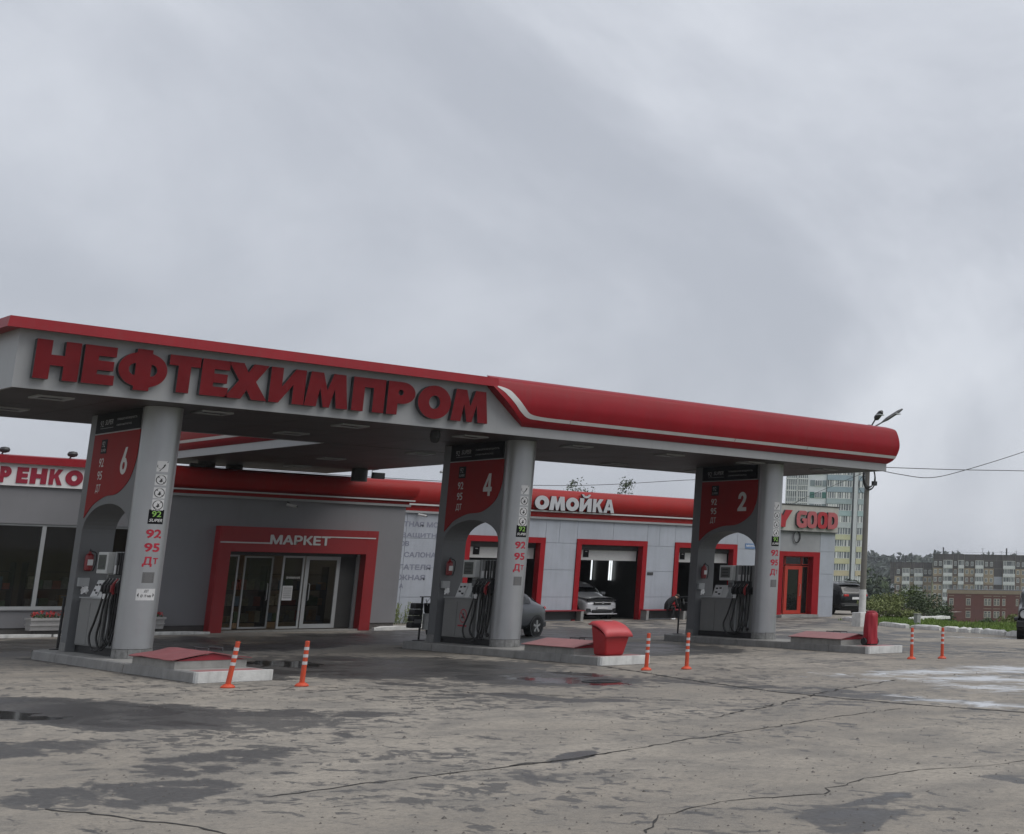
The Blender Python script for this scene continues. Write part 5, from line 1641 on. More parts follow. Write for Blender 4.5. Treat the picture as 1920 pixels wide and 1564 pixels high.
WHT = [(2.12, .80, .60, .64, .7), (2.02, .93, .74, .80, .75), (1.0, .99, .92, .99, .76), (.55, 1.0, .96, 1.32, .76), (.0, 1.0, .98, 1.56, .76), (-.9, 1.0, .99, 1.60, .77), (-1.7, .99, .99, 1.56, .77), (-2.1, .95, .95, 1.3, .78), (-2.2, .88, .75, .8, .78)]
car('white_car', 'white car with raised bonnet edge parked in the open wash gate', 'car', (35.12, 54.45, 0.006), R(-90), 4.3, 1.72, WHT, M_carw, (1.36, -1.3), .30, extra=white_x)

# dark off-roader cut by the right photo edge, facing the viewer
def off_x(t, surf, gp, hw):
    gp('windscreen', 2.05, 2.95, 6.2, 9.0)
    gp('side_window', 3.0, 4.6, 5.2, 6.8)
    lbox(t, 'bumper', 1.72, 1.92, -hw * 1.02, hw * 1.02, .36, .60, M_black, .04)
    lbox(t, 'grille', 1.795, 1.83, -.42, .42, .68, .92, M_dark, .02)
    for k in range(5): lbox(t, 'grille_slat', 1.82, 1.84, -.34 + k * .15, -.27 + k * .15, .70, .90, M_steel)
    for sd in (1, -1):
        MB().cyl((1.72, sd * hw * .72, .80), (1.835, sd * hw * .72, .80), .115, n=22).build('head_lamp', M_lamp, t, smooth=True, local=True)
        MB().tube([(1.838, sd * hw * .72 + .118 * math.cos(a), .80 + .118 * math.sin(a)) for a in [2 * math.pi * i / 22 for i in range(23)]], .014, 6).build('lamp_ring', M_steel, t, local=True)
        lbox(t, 'fender', 1.0, 1.74, sd * hw * 1.0 - .1, sd * hw * 1.0 + .05, .58, .70, M_black, .04)
    lbox(t, 'number_plate', 1.922, 1.935, -.26, .26, .42, .53, M_white)
OFF = [(1.80, .90, .90, .95, .86), (1.70, .95, .98, 1.03, .86), (.85, .97, 1.03, 1.09, .86), (.55, .99, 1.05, 1.5, .84), (.2, 1.0, 1.06, 1.66, .84), (-.9, 1.0, 1.07, 1.69, .84), (-1.6, .99, 1.07, 1.66, .84), (-1.75, .96, 1.0, 1.1, .84)]
car('off_roader', 'black off-roader cut off by the right photo edge', 'car', (38.42, 31.0, 0.004), R(219), 3.6, 1.64, OFF, M_carb, (1.18, -1.1), .345, extra=off_x, zb=.34)

# ================================================================== the sitting person
def person():
    bx0 = Vector((37.28, 50.86, .50))
    J = {'pelvis': (0, 0, 0), 'waist': (.10, 0, .17), 'chest': (.28, 0, .36), 'neckb': (.42, 0, .43), 'neck': (.50, 0, .455), 'head': (.575, 0, .46), 'crown': (.63, 0, .50), 'face': (.63, 0, .425)}
    for sg, s_ in ((1, 'l'), (-1, 'r')):
        J['hip' + s_] = (.03, sg * .10, -.01)
        J['knee' + s_] = (.42 + (.06 if sg > 0 else -.06), sg * .15, .03)
        J['ankle' + s_] = (.36 + (.14 if sg > 0 else -.14), sg * .15, -.40)
        J['heel' + s_] = (.33 + (.14 if sg > 0 else -.14), sg * .15, -.455)
        J['toe' + s_] = (.55 + (.14 if sg > 0 else -.14), sg * .17, -.462)
        J['sh' + s_] = (.36, sg * .19, .36)
        J['elb' + s_] = (.42, sg * .23, .10)
        J['wri' + s_] = (.58, sg * .10, .12)
        J['palm' + s_] = (.64, sg * .055, .125)
        for k in range(4):
            J['f%da' % k + s_] = (.685, sg * .05, .145 - k * .018)
            J['f%db' % k + s_] = (.715 - .005 * k, sg * .03, .135 - k * .019)
        J['tha' + s_] = (.645, sg * .035, .155)
        J['thb' + s_] = (.67, sg * .02, .165)
    E = [('pelvis', 'waist'), ('waist', 'chest'), ('chest', 'neckb'), ('neckb', 'neck'), ('neck', 'head'), ('head', 'crown'), ('head', 'face')]
    for s_ in 'lr':
        E += [('pelvis', 'hip' + s_), ('hip' + s_, 'knee' + s_), ('knee' + s_, 'ankle' + s_), ('ankle' + s_, 'heel' + s_), ('heel' + s_, 'toe' + s_), ('chest', 'sh' + s_), ('sh' + s_, 'elb' + s_), ('elb' + s_, 'wri' + s_), ('wri' + s_, 'palm' + s_), ('palm' + s_, 'tha' + s_), ('tha' + s_, 'thb' + s_)]
        for k in range(4): E += [('palm' + s_, 'f%da' % k + s_), ('f%da' % k + s_, 'f%db' % k + s_)]
    RAD = {'pelvis': .15, 'waist': .145, 'chest': .165, 'neckb': .085, 'neck': .055, 'head': .085, 'crown': .08, 'face': .07, 'hip': .095, 'knee': .065, 'ankle': .045, 'heel': .042, 'toe': .034, 'sh': .075, 'elb': .05, 'wri': .03, 'palm': .032, 'f': .0095, 'th': .011}
    names = list(J)
    me = bpy.data.meshes.new('body')
    me.from_pydata([J[n] for n in names], [(names.index(a), names.index(b_)) for a, b_ in E], [])
    t = thing('person', tuple(bx0 - Vector((0, 0, .5))), 'person in black clothes sitting bent forward on the car wash bench', 'person')
    o = bpy.data.objects.new('body', me)
    col.objects.link(o)
    o.parent = t
    o.location = (0, 0, .5)
    sk = o.modifiers.new('skin', 'SKIN')
    sk.use_smooth_shade = True
    for n, sv in zip(names, me.skin_vertices[0].data):
        key = next((k for k in (n, n[:-1], n[:-2], n[0:2], n[0]) if k in RAD), None)
        r_ = RAD[key]
        sv.radius = (r_, r_)
        sv.use_root = n == 'pelvis'
    sb = o.modifiers.new('sub', 'SUBSURF'); sb.levels = 2; sb.render_levels = 2
    bpy.context.view_layer.update()
    m2 = bpy.data.meshes.new_from_object(o.evaluated_get(bpy.context.evaluated_depsgraph_get()))
    o.modifiers.clear()
    o.data = m2
    m2.materials.clear()
    for m in (M_cloth, M_skin, M_white): m2.materials.append(m)
    for p in m2.polygons:
        c = p.center
        p.material_index = 1 if (c.x > .455 and c.z > .36) or (c.x > .585 and .03 < c.z < .22 and abs(c.y) < .105) else (2 if c.z < -.435 else 0)
        p.use_smooth = True
    # cap, ears, nose, eyes
    def sph(nm, c, r_, m, sc=(1, 1, 1)):
        b_ = bmesh.new(); bmesh.ops.create_uvsphere(b_, u_segments=14, v_segments=9, radius=1)
        mm = bpy.data.meshes.new(nm)
        for v in b_.verts: v.co = Vector((c[0] + v.co.x * r_ * sc[0], c[1] + v.co.y * r_ * sc[1], c[2] + .5 + v.co.z * r_ * sc[2]))
        b_.to_mesh(mm); b_.free(); mm.materials.append(m)
        for p in mm.polygons: p.use_smooth = True
        ob = bpy.data.objects.new(nm, mm); col.objects.link(ob); ob.parent = t
    sph('hair', (.575, 0, .525), .093, pm('dark_hair', (.05, .035, .025), .8, .2, 9), (1.05, .98, .7))
    sph('nose', (.715, 0, .42), .017, M_skin)
    for sg in (1, -1):
        sph('ear', (.60, sg * .088, .46), .025, M_skin, (1, .4, 1.3))
        sph('eye', (.70, sg * .032, .455), .011, M_txtblk)
    return t
person()
# ================================================================== street lamp and cables on the right
LX, LY = 39.78, 41.35
t = thing('street_lamp', (LX, LY, 0), 'tall concrete street lamp with two arms behind the canopy end', 'street lamp')
MB().cyl((LX, LY, 0), (LX, LY, 8.1), .135, .085, n=18).build('pole', M_wood, t, smooth=True)
MB().cyl((LX, LY, 0.0), (LX, LY, 1.45), .146, .140, n=18).build('painted_foot', M_kwhite, t, smooth=True)
MB().box(LX - .32, LX + .22, LY - .25, LY + .25, -.02, .55, .02).build('foot_block', M_kwhite, t)
for (dx, dy, hx, hy, hz, ln) in ((.75, -.05, 1.35, -.1, 8.80, .75), (-.10, -.45, -.2, -.75, 8.45, .55)):
    MB().tube([(LX, LY, 7.9), (LX + dx * .5, LY + dy * .5, 8.1), (LX + dx, LY + dy, 8.3)], .03, 8).build('arm', M_dark, t, smooth=True)
    fat = .075 if dx > 0 else .12
    a = Vector((LX + dx * .9, LY + dy * .9, 8.27)); b_ = Vector((LX + hx * 1.3, LY + hy * 1.3, hz + .12))
    h_ = MB().cyl(a, a.lerp(b_, .25), .03, fat, 12).cyl(a.lerp(b_, .25), a.lerp(b_, .8), fat, fat * .95, 12).cyl(a.lerp(b_, .8), b_, fat * .95, fat * .45, 12).build('lamp_head', M_dark, t, smooth=True)
    c_ = a.lerp(b_, .72)
    MB().box(c_.x - .13, c_.x + .13, c_.y - .13, c_.y + .13, c_.z - .07, c_.z - .02, .015).build('lens', M_lamp, h_)
t = thing('cable_coil', (LX, LY - .15, 5.9), 'black coil of spare cable strapped high on the lamp pole', 'cable')
rr = random.Random(2)
for k in range(5):
    r_ = .33 + .06 * rr.random()
    ox, oz = rr.uniform(-.06, .06), rr.uniform(-.06, .06)
    MB().tube([(LX - .1 + ox + r_ * .9 * math.cos(a), LY - .17 - .02 * k, 5.92 + oz + r_ * 1.15 * math.sin(a)) for a in [2 * math.pi * i / 26 for i in range(27)]], .018, 6).build('loop', M_rubber, t)
MB().tube([(LX - .35 + .3 * math.cos(a), LY - .2, 5.62 + .34 * math.sin(a)) for a in [R(80) + R(200) * i / 18 for i in range(19)]], .012, 6).build('loop', M_rubber, t)
MB().box(LX + .14, LX + .34, LY - .25, LY - .1, 5.62, 5.80, .02).build('splice_box', M_black, t)
def cable(lb, pts, r_=.016):
    o = MB().tube(smooth_poly(pts, 10), r_, 5).build('overhead_cable', M_rubber, smooth=True)
    tag(o, lb, 'cable', 'overhead cables')
cable('slack overhead cable sagging and rising to the right photo edge', [(LX, LY, 6.35), (41.4, 41.1, 6.17), (43.2, 41, 6.15), (45.5, 41, 6.66), (49.35, 41, 7.74), (53, 41, 8.9)])
cable('taut level overhead cable right of the lamp pole', [(LX, LY, 6.38), (44.5, 41, 6.58), (49.4, 41, 6.86), (56, 41, 7.2)])
cable('thin cable strung over the car wash roof', [(20, 55, 5.5), (33.2, 55, 5.62), (41.6, 55, 6.4), (LX + 4.5, 53.0, 6.55)], .013)
cable('thin cable running from the lamp pole to the tower', [(LX, LY, 6.2), (45, 52, 5.3), (50, 58, 5.0)], .01)
# lamp looking over the car wash roof
t = thing('street_lamp', (32.0, 60.5, 0), 'slim street lamp whose head shows above the car wash beside pillar 4', 'street lamp')
MB().cyl((33.4, 62.6, 0), (33.4, 62.6, 5.8), .09, .06, n=12).build('pole', M_dark, t, smooth=True)
MB().tube([(33.4, 62.6, 5.8), (33.0, 62.0, 6.1), (32.2, 61.0, 6.28)], .035, 8).build('arm', M_alu, t, smooth=True)
MB().tube([(32.4, 61.2, 6.26), (32.1, 60.8, 6.31), (31.7, 60.3, 6.30), (31.5, 60.05, 6.25)], .11, 10, .05).build('lamp_head', M_alu, t, smooth=True)

# ================================================================== vegetation
def leaf_mat(name, c, v=.45):
    return pm(name, c, .75, v, 1.3)
LM = [leaf_mat('leaf_mid', (.090, .125, .042)), leaf_mat('leaf_light', (.150, .175, .060)), leaf_mat('leaf_dark', (.055, .078, .036)), leaf_mat('leaf_far', (.040, .055, .038))]
def crown(mb, c, rad, n, size, rnd, lumps=9):
    cs = []
    for k in range(lumps):
        a, b_ = rnd.uniform(0, 6.28), rnd.uniform(-.75, 1)
        q = math.sqrt(max(0, 1 - b_ * b_)) * rnd.uniform(.3, .8)
        cs.append((Vector((c[0] + rad[0] * q * math.cos(a), c[1] + rad[1] * q * math.sin(a), c[2] + rad[2] * b_ * .75)), rnd.uniform(.32, .58)))
    for k in range(n):
        cc, f = rnd.choice(cs)
        d = Vector((rnd.gauss(0, 1), rnd.gauss(0, 1), rnd.gauss(0, 1))).normalized() * (rnd.random() ** .45) * f
        p = cc + Vector((d.x * rad[0], d.y * rad[1], d.z * rad[2]))
        s_ = size * rnd.uniform(.6, 1.4)
        a = Vector((rnd.gauss(0, 1), rnd.gauss(0, 1), rnd.gauss(0, .7))).normalized()
        b_ = a.orthogonal().normalized()
        b_ = (b_ * math.cos(k) + a.cross(b_) * math.sin(k)) * s_ * .55
        a = a * s_
        mb.add([p - a, p + b_, p + a, p - b_], [(0, 1, 2, 3)])
def tree(name, lb, cat, base, h_, rad, n, size, mat_, seed, group=None, trunk_r=.1, zc=.6, lumps=9):
    rnd = random.Random(seed)
    t = thing(name, tuple(base), lb, cat, group)
    mb = MB()
    top = Vector(base) + Vector((rnd.uniform(-.05, .05) * h_, rnd.uniform(-.05, .05) * h_, h_ * .85))
    mb.tube([base, Vector(base).lerp(top, .4) + Vector((.02 * h_, 0, 0)), top], trunk_r, 7, trunk_r * .2)
    for k in range(6):
        s0 = Vector(base).lerp(top, rnd.uniform(.3, .8))
        a = rnd.uniform(0, 6.28)
        mb.tube([s0, s0 + Vector((math.cos(a) * rad[0] * .45, math.sin(a) * rad[1] * .45, h_ * .1)), s0 + Vector((math.cos(a) * rad[0] * .75, math.sin(a) * rad[1] * .75, h_ * .2))], trunk_r * .4, 5, trunk_r * .08)
    mb.build('trunk', M_bark, t, smooth=True)
    mb = MB()
    crown(mb, (base[0], base[1], base[2] + h_ * zc), rad, n, size, rnd, lumps)
    mb.build('crown', mat_, t, fix=False)
    return t
# scrub between lawn and valley
SC = [(44.55, 62, 1.7, .9, 1, 'pale green scrub bush just right of the lamp pole'), (45.0, 64, 1.9, 1.0, 1, 'yellowish scrub bush, second right of the lamp pole'), (45.45, 63, 1.55, .9, 1, 'low pale scrub bush in front of the dark apartment block'), (45.9, 66, 2.7, 1.0, 0, 'tall green bush left of the white post on the lawn edge'),
      (46.35, 65, 2.2, .9, 2, 'dark green bush above the white post on the lawn edge'), (46.8, 68, 2.9, .95, 2, 'tallest dark bush left of the brick building'), (47.25, 66, 2.3, .9, 2, 'dark bush beside the corner of the brick building'), (47.65, 67, 1.6, .8, 0, 'lower green bush overlapping the brick wall'),
      (44.75, 70, 2.4, 1.1, 0, 'green bush behind the pale scrub near the lamp pole'), (45.65, 71, 2.9, 1.1, 0, 'broad green bush in the middle of the scrub row'), (48.95, 69, .95, .5, 2, 'small sapling before the brick windows'), (49.9, 66, 1.0, .6, 1, 'low tuft of scrub next to the dark off-roader')]
for i, (az, d, h_, rd, mi, lb) in enumerate(SC):
    d += 6 if az < 48 else 0
    p = at(az, d); p.z = ground_z(p.x, p.y) - .05
    tree('scrub_bush', lb, 'bush', p, h_ * .58, (rd * 1.15, rd * 1.15, h_ * .31), 1300, .06, LM[mi], 200 + i, 'scrub between the lawn and the valley', .035, .55, 11)
t = thing('white_post', tuple(at(46.1, 60.5)), 'small pale concrete post standing on the lawn edge before the bushes', 'post')
p = at(46.1, 60.5)
MB().box(p.x - .11, p.x + .11, p.y - .11, p.y + .11, -.05, .42, .015).build('shaft', pm('old_post', (.30, .31, .30), .8, .15, 5), t)
MB().box(p.x - .13, p.x + .13, p.y - .13, p.y + .13, .42, .45, .008).build('cap', M_conc, t)
# weeds at the corner of the shop
rnd = random.Random(31)
t = thing('weed_clump', (26.0, 50.9, 0), 'clump of tall green weeds at the lettered wall beside the shop', 'weeds')
mb, ms = MB(), MB()
for k in range(60):
    x, y = rnd.uniform(25.3, 26.7), rnd.uniform(50.4, 51.3)
    h_ = rnd.uniform(.25, .8)
    tp = Vector((x + rnd.uniform(-.2, .2), y + rnd.uniform(-.15, .1), h_))
    ms.tube([(x, y, 0), tp], .006, 4)
    for q in range(14):
        pp = Vector((x, y, 0)).lerp(tp, rnd.uniform(.15, 1))
        a = Vector((rnd.gauss(0, 1), rnd.gauss(0, 1), rnd.gauss(.3, .6))).normalized() * rnd.uniform(.04, .09)
        b_ = a.orthogonal().normalized() * .018
        mb.add([pp, pp + a * .5 + b_, pp + a, pp + a * .5 - b_], [(0, 1, 2, 3)])
ms.build('stems', LM[0], t)
mb.build('leaves', LM[1], t, fix=False)
# tree tops over the car wash roof
for (x, y, z, r_, lb, sd) in ((40.1, 62.6, 6.6, .8, 'tree top showing over the car wash roof above the letters', 3), (42.9, 62.6, 6.9, .6, 'thin tree top over the car wash roof right of the letters', 4)):
    tree('thin_tree', lb, 'tree', Vector((x, y, 0)), z * 1.05, (r_, r_, .8), 330, .06, LM[2], sd, 'trees behind the car wash', .06, .83, 7)
# trees filling the valley
VT = []
rnd = random.Random(77)
for i in range(26):
    az = 43.40 + 1.25 * (i % 13) / 12 + rnd.uniform(-.06, .06)
    d = (210 if i < 13 else 275) + rnd.uniform(-18, 18)
    VT.append((az, d, rnd.uniform(10.0, 12.8) if i < 13 else rnd.uniform(13, 15.0)))
for i, (az, d, h_) in enumerate(VT):
    p = at(az, d); p.z = ground_z(p.x, p.y) - .3
    tree('valley_tree', 'dark tree in the wood between the lamp pole and the apartment blocks', 'tree', p, h_, (4.2, 4.2, h_ * .42), 900, .55, LM[3] if i % 3 else LM[2], 300 + i, 'dark trees in the valley', .25, .6, 12)
# the far wooded ridge, one mass
mb = MB()
rnd = random.Random(12)
for i in range(300):
    az, d = rnd.uniform(42.5, 58), rnd.uniform(760, 1150)
    p = at(az, d)
    z = ground_z(p.x, p.y)
    crown(mb, (p.x, p.y, z + 7), (6.5, 6.5, rnd.uniform(6, 9.5)), 46, 2.3, rnd, 4)
tag(mb.build('far_wood', LM[3], fix=False), 'distant wooded ridge on the skyline behind the apartment blocks', 'wood', kind='stuff')

# ================================================================== far buildings
def frame_at(az, d, yaw=0.0):
    """local frame of a facade that looks back at the viewer: origin, right and inward unit vectors"""
    o = at(az, d)
    f = Vector((math.sin(R(az + yaw)), math.cos(R(az + yaw)), 0))
    r_ = Vector((f.y, -f.x, 0))
    return o, r_, f
class FB(MB):
    def __init__(s, fr):
        super().__init__(); s.fr = fr
    def b(s, u0, u1, w0, w1, z0, z1):
        o, r_, f = s.fr
        P = lambda u, w, z: tuple(o + r_ * u + f * w + Vector((0, 0, z)))
        vs = [P(u0, w0, z0), P(u1, w0, z0), P(u1, w1, z0), P(u0, w1, z0), P(u0, w0, z1), P(u1, w0, z1), P(u1, w1, z1), P(u0, w1, z1)]
        return s.add(vs, [(0, 3, 2, 1), (4, 5, 6, 7), (0, 1, 5, 4), (1, 2, 6, 5), (2, 3, 7, 6), (3, 0, 4, 7)])
M_pane = pm('far_window_glass', (.12, .13, .14), .15, .5, .6)
M_pvc = pm('far_window_frame', (.72, .72, .71), .5, .08, 2)
M_tan = pm('panel_tan', (.34, .26, .175), .8, .18, .5)
M_brown = pm('panel_brown', (.15, .10, .08), .8, .18, .5)
M_dkpan = pm('panel_dark', (.065, .056, .054), .8, .2, .5)
M_joint = pm('panel_joint_pale', (.33, .29, .23), .8, .1, 2)
M_balc = pm('balcony_white', (.64, .64, .65), .6, .12, 1)
M_lav = pm('patch_lavender', (.34, .35, .40), .7, .08, 1)

def apartment(az, d, W, floors, zroof, bays, lb, name='apartment_block', seed=1, depth=12.0, endwall=0.0):
    fr = frame_at(az, d)
    rnd = random.Random(seed)
    o = fr[0]
    fl = 2.75
    zb = zroof - 2.1 - floors * fl
    t = thing(name, (o.x, o.y, zb), lb, 'apartment block')
    FB(fr).b(0, W, .15, depth, zb, zroof - .15).build('core', M_joint, t)
    FB(fr).b(-.15, W + .15, -.1, depth + .1, zroof - .15, zroof).build('roof', M_dkpan, t)
    for (u0, u1, kind) in bays:
        FB(fr).b(u0 + .06, u1 - .06, 0, .2, zroof - 2.1 + .05, zroof - .16).build('panel', M_dkpan, t)
        for k in range(floors):
            z1 = zroof - 2.1 - k * fl
            z0 = z1 - fl
            m = M_dkpan if k == 0 else rnd.choice([M_tan, M_tan, M_brown, M_tan])
            if kind == 'blank':
                FB(fr).b(u0 + .06, u1 - .06, 0, .2, z0 + .06, z1).build('panel', M_lav if k == 2 else M_dkpan, t)
                continue
            FB(fr).b(u0 + .06, u1 - .06, 0, .2, z0 + .06, z1).build('panel', m, t)
            if kind == 'win':
                n = 2 if u1 - u0 > 2.6 else 1
                for q in range(n):
                    uc = u0 + (u1 - u0) * (q + .5) / n
                    w_ = FB(fr).b(uc - .48, uc + .48, -.05, .05, z0 + .8, z0 + 2.3).build('window', M_pvc, t)
                    g_ = FB(fr).b(uc - .36, uc - .04, -.08, -.045, z0 + .92, z0 + 2.18).b(uc + .06, uc + .36, -.08, -.045, z0 + .92, z0 + 2.18)
                    g_.build('pane', M_pane, w_)
            else:
                b_ = FB(fr).b(u0 + .15, u1 - .15, -1.1, -.02, z0 + .05, z0 + 1.1).build('balcony', M_balc, t)
                FB(fr).b(u0 + .2, u1 - .2, -.95, -.03, z0 + 1.1, z1 - .12).build('pane', M_pane, b_)
                mb = FB(fr)
                nm = max(3, int((u1 - u0) / .55))
                for q in range(nm + 1):
                    uu = u0 + .2 + (u1 - u0 - .4) * q / nm
                    if rnd.random() < .8: mb.b(uu - .06, uu + .06, -1.0, -.952, z0 + 1.1, z1 - .12)
                mb.b(u0 + .15, u1 - .15, -1.05, -.02, z1 - .12, z1 - .02)
                mb.build('glazing_bars', M_pvc, b_)
    mb = FB(fr)
    for q in range(int(W / 7)):
        uu = 2 + q * 7 + rnd.uniform(-1.5, 1.5)
        hh = rnd.uniform(1.2, 2.6)
        mb.b(uu - .05, uu + .05, 3, 3.1, zroof, zroof + hh)
        mb.b(uu - .6, uu + .6, 3, 3.06, zroof + hh * .8, zroof + hh * .8 + .07)
        if q % 3 == 0: mb.b(uu + 2 - .25, uu + 2 + .25, 5, 5.5, zroof, zroof + 2.4)
    mb.b(0, W, .3, .36, zroof + .7, zroof + .76)
    mb.build('aerials_and_vents', M_dark, t)
    return t
PM_ = 1 / (6.4 * 5.4)
def bays_px(lst, x0): return [((a - x0) * PM_, (b_ - x0) * PM_, k) for a, b_, k in lst]
apartment(46.68, 494, 47, 6, 9.9, bays_px([(828, 945, 'win'), (945, 1066, 'bal'), (1066, 1126, 'win'), (1126, 1204, 'bal'), (1204, 1330, 'win'), (1330, 1440, 'bal'), (1440, 1562, 'win'), (1562, 1668, 'blank'), (1668, 1822, 'bal'), (1822, 1888, 'win'), (1888, 2010, 'win'), (2010, 2130, 'bal'), (2130, 2250, 'win'), (2250, 2450, 'bal')], 828), 'taller brown panel apartment block at the right photo edge', seed=4)
apartment(44.95, 500, 14.9, 6, 6.9, bays_px([(302, 358, 'blank'), (358, 446, 'win'), (446, 546, 'bal'), (546, 590, 'win'), (590, 706, 'bal'), (706, 812, 'win')], 302), 'lower brown panel apartment block left of the taller one', seed=9)

# brick building in the dip behind the lawn
def brick_house():
    fr = frame_at(47.28, 318)
    o = fr[0]
    t = thing('brick_building', (o.x, o.y, -14), 'two storey red brick building with pale windows beyond the lawn', 'building')
    s = 1 / (6.4 * 8.3)
    U = lambda px: (px - 965) * s
    z_of = lambda y: 2 - (y - 528) / (6.4 * 8.3)      # zoomed pixel rows of the facade
    M_brick = pm('red_brick', (.135, .045, .035), .85, .14, 1.2, bump=.2, bscale=8)
    W = 26
    FB(fr).b(0, W, 0, 14, -14, z_of(722)).build('wall', M_brick, t)
    FB(fr).b(-.15, W + .2, -.12, 14.1, z_of(722) + .005, z_of(680)).build('cornice', pm('cornice_tan', (.27, .21, .15), .8, .12, 1), t)
    FB(fr).b(0, W, .3, 13.8, z_of(680) + .004, z_of(674)).build('roof', M_dark, t)
    for (x0, x1, nn) in ((990, 1042, 1), (1190, 1246, 1), (1405, 1490, 2), (1520, 1592, 2), (1622, 1660, 1), (1785, 1815, 1), (2020, 2090, 2), (2150, 2230, 2)):
        for (y0, y1) in ((775, 858), (922, 1002)):
            if x0 == 990 and y0 > 900: continue
            if x0 == 1785 and y0 > 900: continue
            w_ = FB(fr).b(U(x0), U(x1), -.06, .08, z_of(y1), z_of(y0)).build('window', pm('brick_window_frame', (.46, .42, .36), .6, .1, 2), t)
            mb = FB(fr)
            wd = (U(x1) - U(x0)) / nn
            for q in range(nn):
                a, b_ = U(x0) + q * wd + .14, U(x0) + (q + 1) * wd - .14
                m_ = (a + b_) / 2
                zm = z_of(y1) + (z_of(y0) - z_of(y1)) * .62
                mb.b(a, m_ - .05, -.10, -.055, z_of(y1) + .14, zm)
                mb.b(m_ + .05, b_, -.10, -.055, z_of(y1) + .14, zm)
                mb.b(a, b_, -.10, -.055, zm + .1, z_of(y0) - .12)
            mb.build('pane', M_pane, w_)
            FB(fr).b(U(x0) - .1, U(x1) + .1, -.12, .0, z_of(y0 - 24), z_of(y0 - 33)).build('lintel', MATS['cornice_tan'], t)
    return t
brick_house()

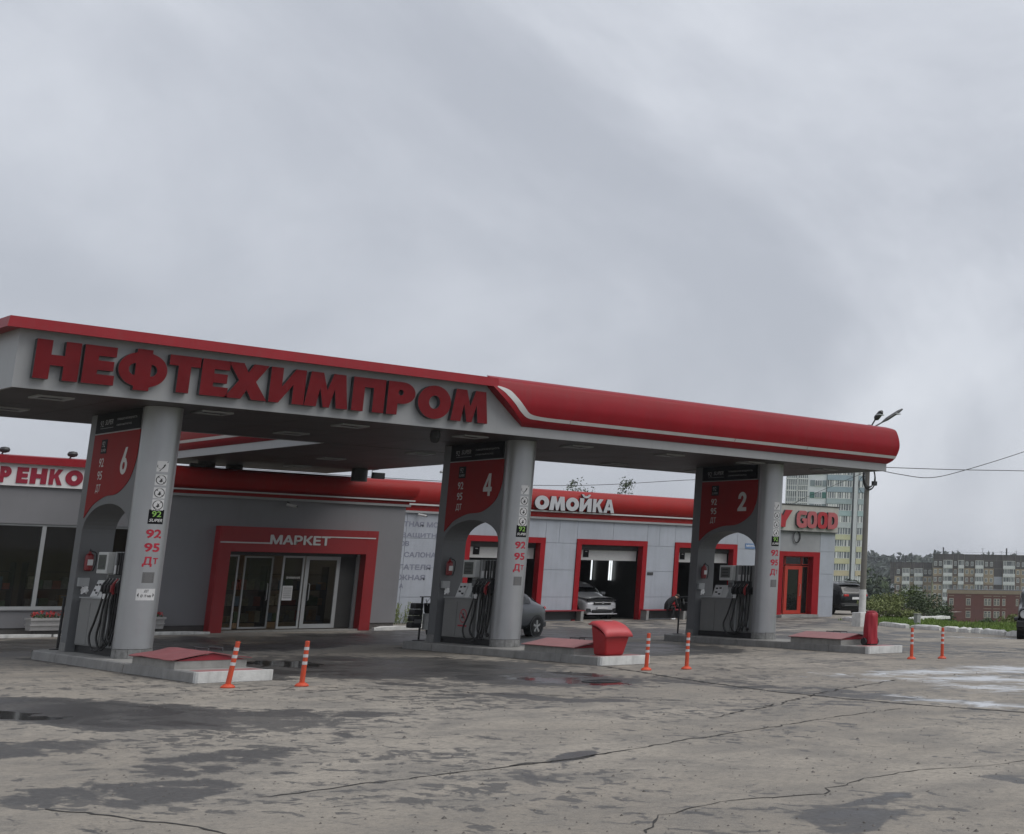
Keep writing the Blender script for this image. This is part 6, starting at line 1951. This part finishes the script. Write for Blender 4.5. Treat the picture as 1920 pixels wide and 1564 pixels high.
# the tower block behind the shop sign
def tower():
    fr = frame_at(40.55, 338)
    o = fr[0]
    PXM = 7.72
    t = thing('tower_block', (o.x, o.y, -16), 'pale tower block with blue to yellow balcony bands behind the red letter sign', 'tower block')
    U = lambda px: (px - 1462) / PXM
    fl = 2.82
    ztop = 29.0
    zk = lambda k: 2 + (1079 - 918.0) / PXM - k * fl      # sill line of floor k, counted from the canopy edge down
    M_tw = pm('tower_white', (.66, .68, .71), .6, .06, .4)
    FB(fr).b(U(1466), U(1540), .3, 16, -16, ztop).build('core', M_tw, t)
    FB(fr).b(U(1541), U(1589), 1.2, 16, -16, ztop).build('core', M_tw, t)
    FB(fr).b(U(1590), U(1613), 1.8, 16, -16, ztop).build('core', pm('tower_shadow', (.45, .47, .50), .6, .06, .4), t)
    FB(fr).b(U(1591.5), U(1598), .0, 1.5, -16, ztop).build('white_shaft', pm('shaft_white', (.62, .63, .65), .5, .05, .4), t)
    bands = [(.20, .27, .33), (.18, .25, .30), (.25, .31, .33), (.26, .36, .37), (.40, .43, .44), (.44, .43, .26), (.46, .45, .27), (.46, .43, .25), (.46, .38, .23), (.44, .36, .23), (.44, .30, .22), (.46, .27, .2), (.45, .26, .2), (.45, .26, .2), (.45, .26, .2)]
    bm_ = [pm('tower_band_%d' % i, tuple(min(.75, v * 1.15 + .1) for v in c), .6, .07, .5) for i, c in enumerate(bands)]
    M_pane = pm('tower_glass', (.17, .19, .21), .2, .5, .6)
    M_teal = pm('tower_teal', (.05, .16, .14), .6, .1, .5)
    M_gr2 = pm('tower_greypanel', (.22, .26, .28), .6, .1, .5)
    rnd = random.Random(8)
    for k in range(-1, 13):
        z = zk(k)
        bc = bm_[max(0, min(len(bm_) - 1, k + 1))]
        # rounded balcony stack: coloured parapet then ribbon glazing
        for (x0, x1, w0) in ((1541, 1577, 0.0), (1577, 1588, .45), (1599, 1613, .5)):
            b_ = FB(fr).b(U(x0), U(x1), w0, w0 + 1.2, z - 1.25, z).build('balcony', bc, t)
            FB(fr).b(U(x0) + .05, U(x1) - .05, w0 + .14, w0 + 1.2, z + .002, z + fl - 1.3).build('pane', M_pane, b_)
            mb = FB(fr)
            mb.b(U(x0), U(x1), w0 - .04, w0 + 1.15, z, z + .1)
            n = max(2, int((x1 - x0) / 4.2))
            for q in range(n + 1):
                uu = U(x0) + (U(x1) - U(x0)) * q / n
                wd = .09 if rnd.random() < .6 else .26
                mb.b(max(U(x0), uu - wd), min(U(x1), uu + wd), w0 + .06, w0 + .138, z + .1, z + fl - 1.3)
            mb.build('glazing_bars', M_pvc, b_)
        # flat wall: window between coloured panels
        w_ = FB(fr).b(U(1519), U(1532), .18, .32, z + .0, z + 1.5).build('window', M_pvc, t)
        mb = FB(fr)
        for q in range(3): mb.b(U(1519) + .1 + q * .53, U(1519) + .1 + q * .53 + .4, .12, .178, z + .14, z + 1.38)
        mb.build('pane', M_pane, w_)
        for (x0, x1) in ((1510, 1518.6), (1532.4, 1540)):
            FB(fr).b(U(x0), U(x1), .22, .31, z + .02, z + 1.45).build('panel', M_teal if k == 1 else M_gr2, t)
        # lattice of loggias at the left
        for (x0, x1) in ((1467, 1486), (1488, 1506)):
            b_ = FB(fr).b(U(x0), U(x1), .06, .29, z - 1.1, z + fl - 1.3).build('loggia', M_pane, t)
            mb = FB(fr)
            n = 5
            for q in range(n + 1):
                uu = U(x0) + (U(x1) - U(x0)) * q / n
                mb.b(uu - .07, uu + .07, -.04, .058, z - 1.1, z + fl - 1.3)
            mb.b(U(x0), U(x1), -.03, .057, z - 1.25, z - 1.0)
            mb.b(U(x0), U(x1), -.03, .056, z + .02, z + .14)
            mb.build('lattice', M_pvc, b_)
    return t
tower()

# thin damp air over the valley
m, N, L, b = nodes_of('haze')
N.remove(b)
pv = N.new('ShaderNodeVolumePrincipled')
pv.inputs['Color'].default_value = (.86, .90, .96, 1)
pv.inputs['Density'].default_value = 0.00022
L.new(pv.outputs['Volume'], N['Material Output'].inputs['Volume'])
hz = MB().box(-3400, 3400, -3400, 3400, -22, 60).build('haze', m)
tag(hz, 'thin grey haze in the air', 'haze', kind='stuff')
# ------------------------------------------------------------------ tidy up
for o in bpy.data.objects:
    if 'org' in o.keys():
        del o['org']
